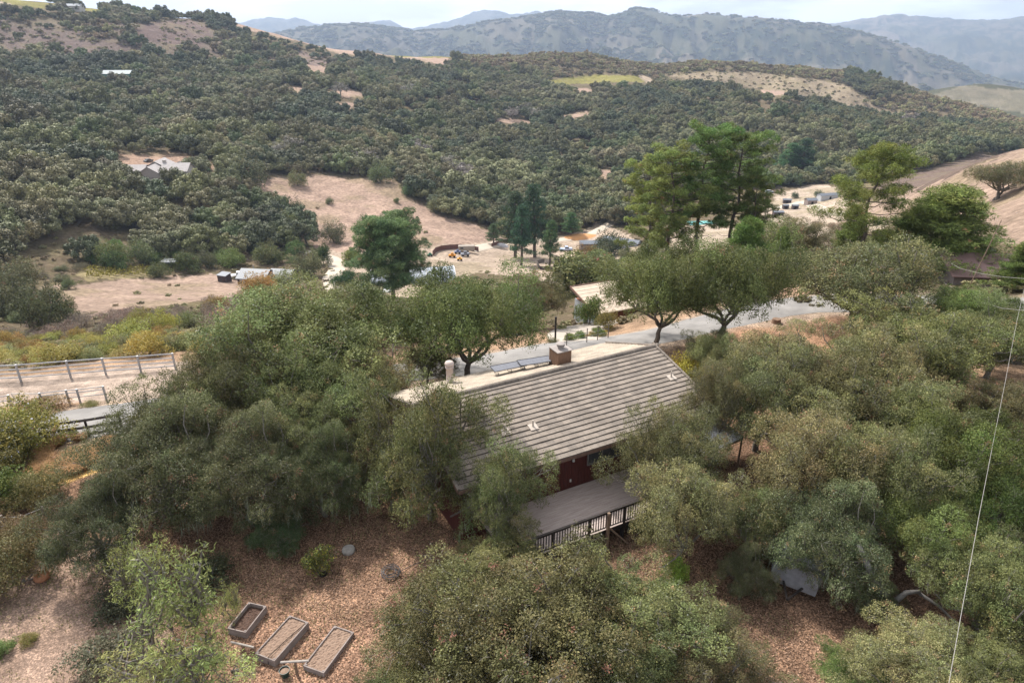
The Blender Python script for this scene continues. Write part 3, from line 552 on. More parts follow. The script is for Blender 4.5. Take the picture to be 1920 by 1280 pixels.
TREES=[ # kind, px, py, width px, height factor, colour, label
('A',866,602,262,1.1,(.82,.9,.82),'broad rounded green oak beside the lane, straight behind the flue pipe of the red house'),
('B',985,1205,425,.9,(1.05,1.02,1),'widest olive oak filling the middle of the bottom edge, bare grey twigs showing'),
('C',180,985,185,1.25,(.85,.9,.9),'dark oak hung with grey lace lichen above the gravel at the left'),
('D',795,845,240,1.4,(1.05,1.04,.98),'leaning oak with a dark trunk before the left end of the tiled roof'),
('E',1612,530,280,.95,(1,.98,1),'sprawling many-trunked oak on the orange leaf mound by the lane bend'),
('F',1262,858,182,1.5,(1.05,1.05,1.05),'grey green oak overhanging the right end of the deck rail'),
('A',575,635,330,.95,(1.05,1.02,1.05),'large pale olive oak topping the left tree mass, nearest the golden orange tree'),
('F',470,655,170,1.0,(1.0,1.0,1.0),'oak with fine foliage overlooking the pipe fence, left shoulder of the tree mass'),
('A',660,585,140,1.0,(1.05,1.0,1.05),'small rounded oak behind the large pale olive oak, below the valley driveway'),
('F',345,795,215,1.1,(.9,.98,.9),'dark green oak whose crown edge covers the end of the pipe fence'),
('F',440,735,215,1.2,(.98,1.0,.98),'shadowed oak in the core of the left tree mass'),
('B',590,740,230,1.1,(.92,.97,.9),'twiggy oak whose crown touches the left end of the lane behind the house'),
('C',300,870,250,1.2,(.92,.95,.93),'dark lichen draped oak with a yellow shrub showing through its crown'),
('C',458,885,225,1.25,(.86,.9,.88),'lichen hung dark oak in front of the brown shaded slope, left of centre'),
('C',600,890,160,1.4,(.95,1.04,.93),'upright dark green oak with long lichen strands, right of the brown gap'),
('F',700,725,140,1.4,(1,1.02,.98),'oak crown just left of the cream roof corner'),
('F',565,815,165,1.3,(1.0,1.04,.98),'shadowed oak between the lichen hung oaks and the house'),
('D',928,932,178,1.5,(1,1.02,1),'oak with bare grey limbs overlapping the lower edge of the house roof'),
('D',725,900,130,1.2,(.95,.98,.9),'low straggly oak beside the leaf strewn yard, left of the red house wall'),
('B',935,1080,225,.8,(1.02,1.02,1),'olive oak just below the bare grey limbs by the red wall'),
('B',822,1195,215,.9,(1.05,1.05,1),'olive oak right of the raised beds, left part of the bottom canopy'),
('B',1190,1170,280,.85,(1,1.0,1),'olive oak below the deck post, right part of the bottom canopy'),
('F',900,1265,300,.7,(1.0,1.0,1.05),'oak cut by the bottom edge below the centre'),
('B',1130,1270,340,.75,(.98,1,1),'twiggy oak cut by the bottom edge, right of centre'),
('F',1330,1215,200,.85,(1.0,1.0,1),'oak at the right end of the bottom canopy beside the brown leaf path'),
('A',765,1290,150,.8,(.95,1,1),'small oak at the bottom edge beside the rightmost raised bed'),
('F',1285,955,195,1.3,(1,.98,1),'oak on a straight dark trunk above the brown leaf path'),
('D',1410,985,150,1.1,(.82,.85,.8),'thin dark oak left of the tarp covered trailer'),
('F',1432,748,205,1.15,(1.0,1.02,1.0),'oak right of the white lean-to roof'),
('F',1345,765,125,1.9,(1.05,1.0,1.05),'small pale oak hiding the right corner of the tiled roof'),
('A',1340,660,105,1.2,(1.15,1.1,1.25),'small silvery olive tree right of the roof peak, beside the yellow shrub'),
('F',1465,690,190,1.0,(1.05,1.08,1.1),'grey green oak in front of the orange leaf mound'),
('B',1560,740,240,1.0,(1.02,1.02,1),'olive oak in the right canopy, one crown in from the leaf mound'),
('F',1640,690,230,.9,(1.05,1.05,1.0),'pale topped oak below the sprawling oak on the leaf mound'),
('B',1750,650,260,.85,(1.15,1.1,1.0),'light olive oak with a flat top near the right edge, under the power lines'),
('A',1870,640,190,.9,(1.05,1.0,1.0),'oak at the right edge where the two wires cross'),
('B',1690,790,230,1.0,(1.0,.98,1),'olive oak in the middle of the right canopy'),
('F',1540,880,240,1.15,(1.05,1.05,1.0),'dense oak above the tarp covered trailer'),
('A',1800,850,230,1.1,(.82,.98,.7),'deep green oak near the right edge behind the long wire'),
('A',1890,940,200,1.1,(.8,.98,.68),'deep green oak cut by the right edge'),
('B',1890,770,170,.9,(1.0,.93,.95),'browned oak at the right edge with dead leaf patches'),
('F',1670,905,220,1.2,(.95,1.0,.92),'tall oak behind the bent grey trunk'),
('C',1550,1005,215,1.2,(1.0,1.02,1.0),'lichen fringed oak hanging over the tarp covered trailer'),
('C',1648,1128,85,1.0,(.9,.95,.85),'little leafy crown around the crook of the bent grey trunk'),
('A',1740,985,200,1.1,(.85,.95,.8),'shadowed oak right of the bent grey trunk'),
('B',1855,1100,230,1.0,(.98,1,.95),'oak behind the wire in the lower right corner'),
('F',1720,1250,230,.7,(1,1.02,1),'low oak cut by the bottom edge near the lower right'),
('A',1600,1262,130,.7,(.95,1.1,.85),'small green oak on the bottom edge right of the leaf path'),
('B',1890,1255,200,.8,(.98,1,.95),'twiggy oak filling the lower right corner'),
('C',1400,1075,95,1.3,(.85,.88,.85),'small lichen hung oak left of the trailer tarp'),
('A',1236,545,200,1.25,(.78,.88,.82),'oak on a leaning dark trunk between the barn and the lane'),
('A',1352,535,225,1.25,(.84,.92,.86),'oak with a forked trunk standing at the lane edge right of the barn'),
('F',1003,560,108,1.15,(1.02,1.0,1.0),'greyish oak between the broad green oak and the cream barn'),
('F',800,680,115,.9,(.95,1,.95),'low oak spreading over the lane left of the flue pipe'),
('E',1880,335,110,1.0,(1.0,1.0,1.05),'lone spreading oak on the tan hillside at the right edge'),
('F',1490,455,120,1.0,(.95,.9,1.0),'grey brown oak between the light green pine and the tall pine'),
('F',1905,500,70,1.0,(1,1.1,.8),'oak between the two pines at the right edge'),
('A',1700,590,110,.8,(1.0,1,1),'oak crown behind the flat topped light olive oak'),
('A',1838,588,140,.9,(.85,1.05,.75),'green oak in front of the pink roofed house'),
('C',520,990,110,.9,(.7,.9,.75),'dark rounded oak sapling left of the potted citrus'),
]
seen=set()
OAKS=[]
for kd,px,py,wp,hf,colr,lab in TREES:
    o,R0,zc=KIND[kd]; x,y,z,Rr=crown_spot(px,py,wp,hf*zc/R0*1.0,R0)
    s=Rr/R0; sz=s*hf; rz=random.random()*6.28 if kd not in 'CDE' else random.uniform(-.4,.4)
    if kd in seen: o=dup(o,lab,None,(x,y,z-.05),rz,(s,s*random.uniform(.92,1.08),sz),(*colr,1))
    else:
        seen.add(kd); o['label']=lab; o.location=(x,y,z-.05); o.scale=(s,s,sz); o.rotation_euler=(0,0,rz)
        for c in o.children: c.color=(*colr,1)
    o['group']='oaks around the red house and the lane' if Rr<25 and y<70 else 'oaks beyond the lane'
    for c in o.children:
        if c.name.startswith('trunk') or c.name.startswith('twigs'): c.color=(1,1,1,1)
    OAKS.append((x,y,Rr))
# ------------------------------------------------------------------ pines and cypresses
def plant(parts,name,label,cat,group=None):
    t=thing(name,label,cat,group=group); add_meshes(t,parts); return t
def stand(px_top,py_top,px_b,py_b,h0,o,label,colr,first,Rs=1.,d=None,rz=None):
    """base seen at (px_b,py_b) on the terrain, top at py_top"""
    if d is None: b=G(px_b,py_b,30)
    else:
        r_=ray(px_b,py_b); q=math.hypot(r_[0],r_[1]); b=np.array([r_[0]/q*d,r_[1]/q*d,0]); b[2]=h1(b[0],b[1])
    rt=ray(px_top,py_top); dist=math.hypot(b[0],b[1]); zt=CAMZ+rt[2]/math.hypot(rt[0],rt[1])*dist; hh=max(zt-b[2],2.)
    s=hh/h0; rz=random.random()*6.28 if rz is None else rz
    if first: o['label']=label; o.location=b; o.rotation_euler=(0,0,rz); o.scale=(s*Rs,s*Rs,s); 
    else: o=dup(o,label,o.get('group'),tuple(b),rz,(s*Rs,s*Rs,s))
    for c in o.children:
        if not c.name.startswith('trunk'): c.color=(*colr,1)
    return o,b,hh
GP='pines beyond the lane'
pA=plant(pine_meshes(18,4.3,.30,52,1,'round',tuft=.7,per=600,ln=.2,wd=.028,pal=((.155,.205,.065),(.26,.31,.105),(.06,.085,.03))),'pine_tree','','tree',GP)
stand(1262,285,1255,478,18,pA,'left pine of the tall trio behind the lane, lowest of the three',(1.15,1.15,1.0),True,1.3,95)
stand(1310,243,1300,478,18,pA,'middle pine of the tall trio behind the lane, topmost crown',(1.0,1.08,1.0),False,1.1,98)
stand(1378,250,1370,470,18,pA,'right pine of the tall trio behind the lane, widest crown',(1.1,1.12,1.0),False,1.25,100)
stand(1225,310,1215,465,18,pA,'outlying pine on the left flank of the tall trio',(1.15,1.1,.9),False,1.1,104)
stand(1420,330,1405,470,18,pA,'shorter pine on the right flank of the tall trio',(1.05,1.0,.9),False,.95,97)
pE=plant(pine_meshes(16,6.6,.22,78,8,'round',tuft=1.35,per=330,ln=.26,wd=.04,r0=.4,pal=((.13,.20,.08),(.22,.29,.12),(.05,.08,.037))),'pine_tree','','tree',GP)
stand(728,412,738,558,16,pE,'lone dark round topped pine beside the arched metal roof in the valley',(1,1,1),True,1.1)
pB=plant(pine_meshes(18,6.6,.30,42,2,'open',tuft=1.0,per=430,ln=.2,wd=.028,r0=.34,pal=((.15,.18,.06),(.25,.275,.09),(.06,.075,.028))),'pine_tree','','tree',GP)
stand(1628,268,1600,515,18,pB,'tall open pine with a bare trunk and layered boughs above the sprawling oak',(1.15,1.12,.85),True,1.15,78,.6)
pC=plant(pine_meshes(12,5.2,.06,75,3,'cone',tuft=1.0,per=420,ln=.2,wd=.028,pal=((.13,.19,.055),(.24,.31,.10),(.045,.07,.025))),'pine_tree','','tree',GP)
stand(1735,345,1735,565,12,pC,'big bushy bright green pine right of the tall open pine',(1.15,1.08,.98),True,1.95,80)
stand(1672,385,1680,540,12,pC,'bushy pine between the tall open pine and the big bushy pine',(1.2,1.1,.85),False,.85,79)
stand(1895,450,1890,600,12,pC,'dark bushy pine at the right edge above the wires',(.95,1.0,.85),False,1.5,68)
stand(1385,408,1385,560,12,pC,'rounded light green pine behind the lane-side oaks',(1.35,1.35,1.1),False,1.15,78)
stand(1450,425,1450,560,12,pC,'smaller light green pine beside the rounded light green pine',(1.25,1.25,1.0),False,.7,80)
stand(1600,385,1580,520,12,pC,'young yellowish pine left of the tall open pine trunk',(1.2,1.1,1.0),False,.75,84)
stand(1800,515,1800,600,12,pC,'low green pine beside the pink roofed building',(1.2,1.3,.9),False,.9,76)
pD=plant(pine_meshes(16,4.6,.22,46,5,'cone',tuft=1.0,per=200,ln=.25,wd=.05,pal=((.07,.12,.06),(.13,.19,.09),(.035,.058,.033)),r0=.45),'cypress_tree','','tree','cypresses in the valley compound')
stand(962,362,966,484,16,pD,'tall cypress on a bare pale trunk, left of the dark wooden pen',(1,1,1),True,1.1)
stand(1003,348,1003,483,16,pD,'tallest cypress on a thick trunk behind the dark wooden pen',(.85,.9,.9),False,1.0)
stand(985,385,977,498,16,pD,'dark cypress in front between the two tall trunks',(.8,1.0,1.0),False,.9)
stand(1038,415,1030,500,16,pD,'light green cypress growing inside the dark wooden pen',(1.4,1.3,1.0),False,1.0)
stand(1075,400,1070,445,16,pD,'spreading green cypress above the orange sand heap',(1.0,1.35,.9),False,1.7)
stand(930,420,925,460,16,pD,'low cypress at the edge of the woods left of the tall cypresses',(1,1.1,.9),False,1.6)
stand(214,290,214,318,16,pD,'narrow bright green cypress at the left end of the white roofed house',(1.3,1.8,.9),False,.8)
stand(1502,260,1500,330,16,pD,'dark green conifer in the far right woods',(.8,1,.9),False,1.7)
stand(1475,268,1475,330,16,pD,'conifer cluster crown left of the dark green conifer',(1,1.1,.8),False,1.7)
# ------------------------------------------------------------------ shrubs
YEL=((.27,.245,.075),(.40,.36,.13),(.13,.125,.045)); GRY=((.155,.155,.08),(.25,.24,.13),(.08,.08,.045)); BRN=((.20,.145,.11),(.29,.22,.155),(.10,.075,.06)); GRN=((.13,.18,.055),(.23,.27,.085),(.06,.085,.03)); GOLD=((.32,.22,.075),(.42,.30,.11),(.17,.115,.045))
def shrub(o,px,py,wp,label,group,hf=.9,colr=(1,1,1),first=False,base=False,sx=1.):
    if base: b=G(px,py,12); _,_,f=proj(*b); Rr=wp/2/F*float(f); x,y,z=b
    else: x,y,z,Rr=crown_spot(px,py,wp,.5*hf,1.)
    if first: o['label']=label; o.location=(x,y,z-.03); o.scale=(Rr,Rr*sx,Rr*hf)
    else: o=dup(o,label,group,(x,y,z-.03),random.random()*6.28,(Rr,Rr*sx,Rr*hf))
    if group: o['group']=group
    for c in o.children:
        if c.name.startswith('foliage'): c.color=(*colr,1)
    return o
sY=plant(bush_meshes(1,1.1,30,2600,.035,.018,1,YEL),'shrub','','shrub')
sG=plant(bush_meshes(1,1.1,30,2600,.04,.02,2,GRY),'shrub','','shrub')
sB=plant(bush_meshes(1,1.0,26,2200,.035,.014,3,BRN),'shrub','','shrub')
sN=plant(bush_meshes(1,1.2,30,3000,.045,.022,4,GRN),'shrub','','shrub')
sO=plant(bush_meshes(1,1.2,30,2400,.04,.02,5,GOLD),'shrub','','shrub')
sW=plant(bush_meshes(1,1.0,40,7000,.026,.016,6,((.20,.19,.05),(.33,.30,.08),(.09,.10,.03)),fl=(.02,(.62,.62,.72))),'shrub','','shrub')
sO2=plant(bush_meshes(1,1.1,34,6500,.028,.014,7,((.20,.165,.07),(.29,.235,.10),(.11,.095,.04))),'shrub','','shrub')
SH=[(sW,30,810,150,'yellow green bush dotted with pale blue flowers at the left edge by the lane','garden shrubs at the left',1.0,(1,1,1)),
(sW,-10,860,110,'dark leaved flowering bush cut by the left edge','garden shrubs at the left',.9,(.6,.65,.7)),
(sO2,60,930,105,'feathery golden brown bush above the wire fence posts','garden shrubs at the left',1.1,(1,1,1)),
(sN,15,925,100,'bright green leafy bush on the left edge above the wire fence','garden shrubs at the left',1.2,(.9,.95,.8)),
(sO2,20,1065,150,'large feathery bush on the left edge above the clay pot','garden shrubs at the left',1.0,(.75,.85,.8)),
(sO2,35,1010,110,'upper half of the feathery bushes below the wire fence','garden shrubs at the left',.9,(.85,.85,.8)),
(sN,98,1030,45,'strappy green plant in the gravel right of the feathery bush','garden shrubs at the left',.6,(1.1,1.15,1.0)),
(sN,230,1015,28,'small strappy plant in the gravel under the dark oak','garden shrubs at the left',.7,(.9,.9,.9)),
(sG,52,1200,36,'small round yellow green tuft on the gravel','garden shrubs at the left',.8,(1.3,1.35,.7)),
(sN,5,1215,40,'leafy green plant cut by the left edge near the bottom','garden shrubs at the left',.8,(1,1,1)),
(sY,250,905,55,'mustard yellow shrub glimpsed through the dark oaks','garden shrubs at the left',.9,(1.0,.9,.8)),
(sY,300,880,40,'smaller yellow shrub behind the mustard yellow shrub','garden shrubs at the left',.9,(.8,.8,.7)),
(sY,1297,694,78,'vivid yellow shrub beside the right corner of the tiled roof',None,1.3,(1.35,1.3,.7)),
(sN,1266,1082,58,'bright lime shrub at the edge of the bottom canopy',None,1.3,(1.6,1.7,1.0)),
(sG,240,1120,120,'grey green shrub behind the young pale green tree',None,.6,(.6,.65,.7)),
(sG,380,1080,110,'low dark shrub under the lichen hung oaks',None,.7,(.55,.6,.55)),
(sG,200,1235,150,'twiggy low shrub at the bottom left with dead leaves',None,.6,(.7,.7,.8)),
(sN,1215,985,60,'fresh green shrub under the deck beside the tall post',None,.9,(.7,.8,.7)),
(sN,1105,590,50,'slender green shrub in front of the barn wall','shrubs around the barn',1.6,(1,.95,.9)),
(sO,1140,605,45,'ochre shrub by the red barn wall','shrubs around the barn',1.2,(.8,.9,.9)),
(sY,760,605,40,'yellow shrub showing left of the broad green oak','shrubs around the barn',.9,(1.1,1.1,.8)),
(sG,740,625,75,'dull olive shrub under the broad green oak','shrubs around the barn',.9,(1,1,.9)),
(sN,1080,525,150,'leafy green thicket behind the cream barn','shrubs around the barn',.8,(.95,.85,.9)),
(sN,1120,500,90,'green thicket below the rounded dark bush in the valley','shrubs around the barn',.8,(.9,.85,.9)),
(sO,1098,487,52,'golden leaved round tree in the valley compound','shrubs of the valley',1.2,(1.0,1.05,1.0)),
(sG,1122,490,60,'round olive tree touching the golden round tree','shrubs of the valley',1.1,(.75,.85,.7)),
(sG,1145,463,60,'dark dense round tree behind the golden round tree','shrubs of the valley',1.2,(.45,.55,.55)),
(sO,490,545,75,'golden orange leaved tree in front of the grey roofed house','shrubs of the valley',1.0,(1.1,1.15,1)),
(sO,535,555,60,'golden orange shrub right of the golden orange tree','shrubs of the valley',.8,(1.1,1.1,1)),
(sB,150,603,60,'purplish brown shrub below the left tip of the lower dry field','shrubs of the valley',.8,(.9,.9,1)),
(sO,408,575,50,'ochre shrub at the near edge of the lower dry field','shrubs of the valley',.9,(.9,1,1)),
(sY,308,605,52,'tallest lime yellow willow below the lower dry field','shrubs of the valley',1.3,(1.2,1.35,.9)),
(sY,262,600,45,'lime yellow willow left of the tallest willow','shrubs of the valley',1.3,(1.2,1.35,.9)),
(sY,240,625,90,'wide lime yellow willow clump in front','shrubs of the valley',.8,(1.1,1.25,.85)),
(sY,350,600,45,'pale green willow right of the tallest willow','shrubs of the valley',1.1,(.6,.8,.9)),
(sG,78,590,95,'dark green tree clump on the left below the dry field','shrubs of the valley',1.3,(.6,.7,.6)),
(sG,20,565,100,'dull olive tree at the left edge level with the dry field','shrubs of the valley',1.2,(.7,.75,.7)),
(sG,35,520,90,'olive tree at the left edge above the dull olive tree','shrubs of the valley',1.0,(.8,.85,.75)),
(sG,120,575,45,'olive shrub on the left rim of the dry field','shrubs of the valley',1.2,(.8,.85,.7)),
(sG,128,535,28,'small round bush on the upper rim of the dry field','shrubs of the valley',1.1,(.65,.8,.6)),
(sG,298,510,42,'round bush at the right end of the yellow vineyard','shrubs of the valley',1.1,(.6,.75,.5)),
(sN,215,492,42,'green round tree behind the yellow vineyard','shrubs of the valley',1.2,(.75,.75,.8)),
(sG,205,480,60,'olive tree above the yellow vineyard','shrubs of the valley',1.2,(.95,1.1,.7)),
(sG,260,478,60,'grey olive tree right of the vineyard woods','shrubs of the valley',1.1,(.9,1.0,.8)),
(sN,350,497,45,'fresh green tree right of the round vineyard bush','shrubs of the valley',1.2,(.7,.75,.8)),
(sG,385,490,40,'grey green tree behind the dark shed','shrubs of the valley',1.2,(.75,.85,.8)),
(sY,430,487,50,'yellow green tree behind the dark shed','shrubs of the valley',1.0,(.6,.8,.7)),
(sG,500,480,55,'light green tree behind the grey roofed house','shrubs of the valley',1.1,(1.0,1.2,.9)),
(sG,580,500,60,'grey green tree right of the grey roofed house','shrubs of the valley',1.3,(.9,1.0,.9)),
(sN,605,485,30,'narrow green tree beside the pale valley driveway','shrubs of the valley',1.9,(.5,.65,.6)),
(sG,530,530,60,'olive shrub in front of the grey house gable','shrubs of the valley',.8,(.9,1,.9)),
(sN,660,485,42,'lime green shrub left of the lone dark pine','shrubs of the valley',1.1,(1.2,1.1,.9)),
(sN,645,530,50,'dark green cluster beside the valley driveway','shrubs of the valley',1.0,(.4,.55,.6)),
(sN,675,540,50,'olive green shrub under the lone dark pine','shrubs of the valley',1.0,(.6,.65,.6)),
(sG,625,440,50,'dull tree at the foot of the large dry field','shrubs of the valley',1.2,(.8,.8,.8)),
(sG,545,400,50,'column of oaks jutting into the large dry field','shrubs of the dry field',1.4,(.55,.7,.55)),
(sG,535,425,60,'dense bush below the column of oaks','shrubs of the dry field',1.1,(.65,.8,.6)),
(sG,556,338,38,'round bush near the top left of the large dry field','shrubs of the dry field',1.1,(.9,1,.8)),
(sG,460,330,78,'broad round dark bush right of the white roofed house','shrubs of the dry field',1.0,(.75,.8,.75)),
(sG,505,370,20,'little bush left of the column of oaks','shrubs of the dry field',1.2,(.8,.9,.7)),
(sG,618,378,16,'tiny bush in the middle of the large dry field','shrubs of the dry field',1.2,(.7,.8,.6)),
(sG,712,330,48,'green tree at the upper edge of the large dry field','shrubs of the dry field',1.1,(.7,.9,.7)),
(sG,768,360,32,'round green bush on the right slope of the large dry field','shrubs of the dry field',1.2,(.6,.85,.6)),
(sG,820,388,40,'pale round bush at the right rim of the large dry field','shrubs of the dry field',1.1,(1.1,1.15,1)),
(sN,743,378,12,'tiny bright bush on the right slope of the large dry field','shrubs of the dry field',1.2,(1,1,1)),
(sG,878,395,50,'oak clump at the right tip of the large dry field','shrubs of the dry field',1.1,(.65,.8,.65)),
(sG,795,450,14,'small tuft by the curved wooden fence','shrubs of the dry field',1.,(.8,.9,.7)),
(sG,1490,368,15,'small round tree among the far right sheds','shrubs of the far right yard',1.2,(.5,.7,.7)),
(sG,1535,365,17,'second round tree beside the far right track','shrubs of the far right yard',1.2,(.5,.7,.7)),
(sG,1440,350,36,'dark tree above the far right yard','shrubs of the far right yard',1.1,(.55,.7,.65)),
(sG,1500,345,40,'wide dark tree above the far right track','shrubs of the far right yard',1.0,(.55,.7,.65)),
(sO,90,762,90,'rust and yellow ground bush in front of the lower pipe fence','verge shrubs beside the lane',.35,(.7,.75,.8)),
(sO,60,765,60,'brown low bush at the left end of the lane verge','verge shrubs beside the lane',.5,(.6,.6,.7)),
(sY,170,757,30,'yellow tuft beside the lower pipe fence end','verge shrubs beside the lane',.5,(.8,.8,.7)),
(sG,135,812,22,'small green tuft growing through the black board fence','verge shrubs beside the lane',.9,(1.1,1.2,.8)),
(sN,1790,562,75,'leafy green shrub under the left end of the pink roof',None,.8,(.75,.8,.75)),
(sG,1850,566,80,'dull green shrub under the right end of the pink roof',None,.8,(.9,.95,.8)),
(sG,1310,1170,60,'low dull shrub beside the brown leaf path',None,.5,(.8,.7,.8)),
]
firsts=set()
for t in SH:
    o=t[0]; f=id(o) not in firsts; firsts.add(id(o))
    shrub(o,t[1],t[2],t[3],t[4],t[5],t[6],t[7],f)
# coyote-brush slope below the arena and scrub beside the fields: loose individual bushes
cand=[]
def scat(poly,n,lo,hi,seed,sep):
    r=np.random.default_rng(seed); xs=[p[0] for p in poly]; ys=[p[1] for p in poly]; out=[]; k=0
    while len(out)<n and k<n*30:
        k+=1; px=r.uniform(min(xs),max(xs)); py=r.uniform(min(ys),max(ys))
        if not inpoly(px,py,poly): continue
        g=G(px,py,lo)
        if not lo<math.hypot(g[0],g[1])<hi: continue
        if any((g[0]-q[0])**2+(g[1]-q[1])**2<sep*sep for q in out): continue
        out.append(g)
    return out
ZONES=[([(-40,640),(400,620),(420,665),(280,668),(0,690),(-40,700)],90,56,150,[sY,sG,sY,sO],1.5,(.9,1.8),'brush of the slope below the pipe fence',{0:'yellow flowering brush on the slope behind the pipe fence',1:'grey green brush on the slope behind the pipe fence',3:'ochre brush on the slope behind the pipe fence'},(1.12,1.15,.9)),
 ([(60,610),(200,590),(400,560),(560,560),(400,620),(0,650),(-30,620)],50,80,220,[sB,sG,sB,sB],2.6,(1.3,2.6),'brush between the dry field and the slope',{0:'purplish brown brush between the dry field and the yellow slope',1:'olive brush between the dry field and the yellow slope'},(1.0,.98,1.0)),
 ([(0,510),(150,500),(150,520),(50,545),(120,575),(60,610),(0,600)],16,120,260,[sG,sB,sG],4,(1.8,3.2),'trees at the left rim of the dry field',{0:'olive brush tree at the left rim of the dry field',1:'brown brush at the left rim of the dry field'},(.8,.9,.75)),
 ([(130,470),(560,465),(600,480),(560,500),(400,505),(300,500),(160,500)],22,190,280,[sG,sN,sG],6,(2.4,4.0),'trees along the foot of the dark woods',{0:'olive tree along the foot of the dark woods above the dry field',1:'green tree along the foot of the dark woods above the dry field'},(.8,.9,.75)),
 ([(600,575),(740,575),(760,640),(700,640)],12,60,160,[sG,sN,sY],3,(1.2,2.2),'brush left of the broad green oak',{0:'olive brush in the gap left of the broad green oak',1:'green brush in the gap left of the broad green oak',2:'yellow brush in the gap left of the broad green oak'},(.8,.85,.75)),
 ([(1150,440),(1250,440),(1300,500),(1200,530),(1100,520)],20,95,300,[sG,sN],4,(1.6,3.0),'thicket behind the cream barn',{0:'olive bush in the thicket behind the cream barn',1:'green bush in the thicket behind the cream barn'},(.8,.85,.8)),
 ([(1440,430),(1600,400),(1660,470),(1640,500),(1450,520)],26,80,260,[sG,sB,sG],3,(1.5,2.8),'bushes between the pines',{0:'grey green bush between the light green pine and the tall pine',1:'brown bush between the light green pine and the tall pine'},(1,.95,.95)),
 ([(1160,610),(1040,640),(1000,650),(1130,632)],12,44,60,[sG,sN,sO],1.2,(.35,.6),'verge tufts along the lane',{0:'grey tuft on the lane verge before the barn',1:'green tuft on the lane verge before the barn',2:'ochre tuft on the lane verge before the barn'},(1,1,.8)),
]
for zi,(poly,n,lo,hi,srcs,sep,(ra,rb),grp,labs,cl) in enumerate(ZONES):
    for g in scat(poly,n,lo,hi,50+zi,sep):
        k=random.randrange(len(srcs)); src=srcs[k]; key=min(j for j,s in enumerate(srcs) if s is src); rr=random.uniform(ra,rb)
        v=random.uniform(.75,1.2); qx,_,_=proj(*g); xs_=[p[0] for p in poly]; f_=(float(qx)-min(xs_))/(max(xs_)-min(xs_))
        lab=('small ' if rr<ra+(rb-ra)/3 else ('large ' if rr>rb-(rb-ra)/3 else ''))+labs[key]+(', left part' if f_<.34 else (', right part' if f_>.67 else ', middle'))
        o=dup(src,lab,grp,(g[0],g[1],g[2]-.1),random.random()*6.28,(rr,rr,rr*random.uniform(.6,1.0)))
        for c in o.children:
            if c.name.startswith('foliage'): c.color=(cl[0]*v,cl[1]*v,cl[2]*v,1)
# ------------------------------------------------------------------ woodland on the hills
EXC=[(REG[k],k) for k in REG if k not in ('upper scrub','scrub slope','scrub strip','pale patch','far knoll','house pad')]
def woods_points():
    sp=7.6; xs=np.arange(-1000,1000,sp); ys=np.arange(70,1180,sp); X,Y=np.meshgrid(xs,ys); X=X.ravel()+rng.uniform(-4.2,4.2,X.size); Y=Y.ravel()+rng.uniform(-4.2,4.2,Y.size)
    d=np.hypot(X,Y); az=np.arctan2(X,Y); k=(np.abs(az)<.82)&(d<1140); X,Y,d=X[k],Y[k],d[k]; Z=H(X,Y); px,py,_=proj(X,Y,Z)
    keep=np.ones(len(X),bool)
    hpx=7.5*F/d
    for (poly,lo,hi),nm in EXC:
        for q in ((-.1,.3,.6,.9) if nm[:5] in ('clear','viney','crest','track','pale ') else (-.15,.15)): keep&=~(inpoly(px,py-q*hpx,poly)&(d>lo*.8)&(d<hi))
    base=np.interp(px,[-400,0,300,560,600,760,900,960,1080,1200,1250,1450,1600,1750,1900,2300],[480,486,490,468,460,480,452,448,436,420,372,352,345,338,290,285])
    keep&=py<base
    for nm,f in (('upper scrub',.45),('scrub slope',.85),('scrub knoll',.97),('scrub strip',.7),('pale strip',.85),('pale patch',.8),('far knoll',.9),('house pad',.82)):
        poly,lo,hi=REG[nm]; m=inpoly(px,py,poly)&(d>lo)&(d<hi); keep&=~(m&(rng.random(len(X))<f))
    # roofs of hillside houses stay visible
    for a in ([(195,300),(360,298),(360,346),(300,362),(200,335)],[(198,141),(248,141),(248,154),(198,154)]): keep&=~(inpoly(px,py,a)&(d>200)&(d<900))
    # gaps with fewer trees
    g=fbm(X/45,Y/45,3,21); keep&=~((g>.66)&(rng.random(len(X))<.7))
    # thin the far part: trees there are drawn as low chaparral
    return X[keep],Y[keep],Z[keep],d[keep],px[keep],py[keep]
WX,WY,WZ,WD,WPX,WPY=woods_points()
print('woods',len(WX))
# palettes: dark oak wood / lighter chaparral on the right ridge / grey bare trees
PDK=((.148,.150,.076),(.215,.208,.120),(.078,.085,.048)); PLT=((.25,.22,.11),(.34,.30,.165),(.13,.115,.055)); PGR=((.24,.21,.185),(.31,.28,.25),(.15,.13,.115))
protos=[]; PVAR=[np.array(q)[None]*np.ones((3,1)) for q in ((.66,.78,.78),(1.,1.02,.95),(.85,1.0,.8),(1.2,1.16,1.0),(1.28,1.24,1.2))]
for k in range(5):
    t=thing('oak_tree','','tree'); me=hill_mesh(k,pal=tuple(tuple(np.array(c)*f) for c,f in zip(PDK,PVAR[k])),n=38+3*k,vz=(3.2,2.8,3.8,3.0,3.4)[k]); link('trunk',hill_trunk(k),t); c=link('crown',me,t); protos.append((t,c))
lprot=[]
for k in range(3):
    t=thing('shrub','','shrub'); me=hill_mesh(20+k,n=16,per=70,Rr=4.2,vz=2.4,zc=2.3,ln=.38,wd=.25,pal=PLT,mt=SCRUB); c=link('foliage',me,t); lprot.append((t,c))
gprot=[]
for k in range(2):
    t=thing('bare_tree','','tree'); me=hill_mesh(40+k,n=22,per=26,Rr=4.4,vz=3.,zc=4.,ln=.5,wd=.12,pal=PGR,mt=SCRUB); c=link('crown',me,t); link('trunk',hill_trunk(9+k),t); gprot.append((t,c))
light=((WD>880)&(WPX>860))|(inpoly(WPX,WPY,REG['upper scrub'][0])&(WD>480)&(rng.random(len(WX))<.6))
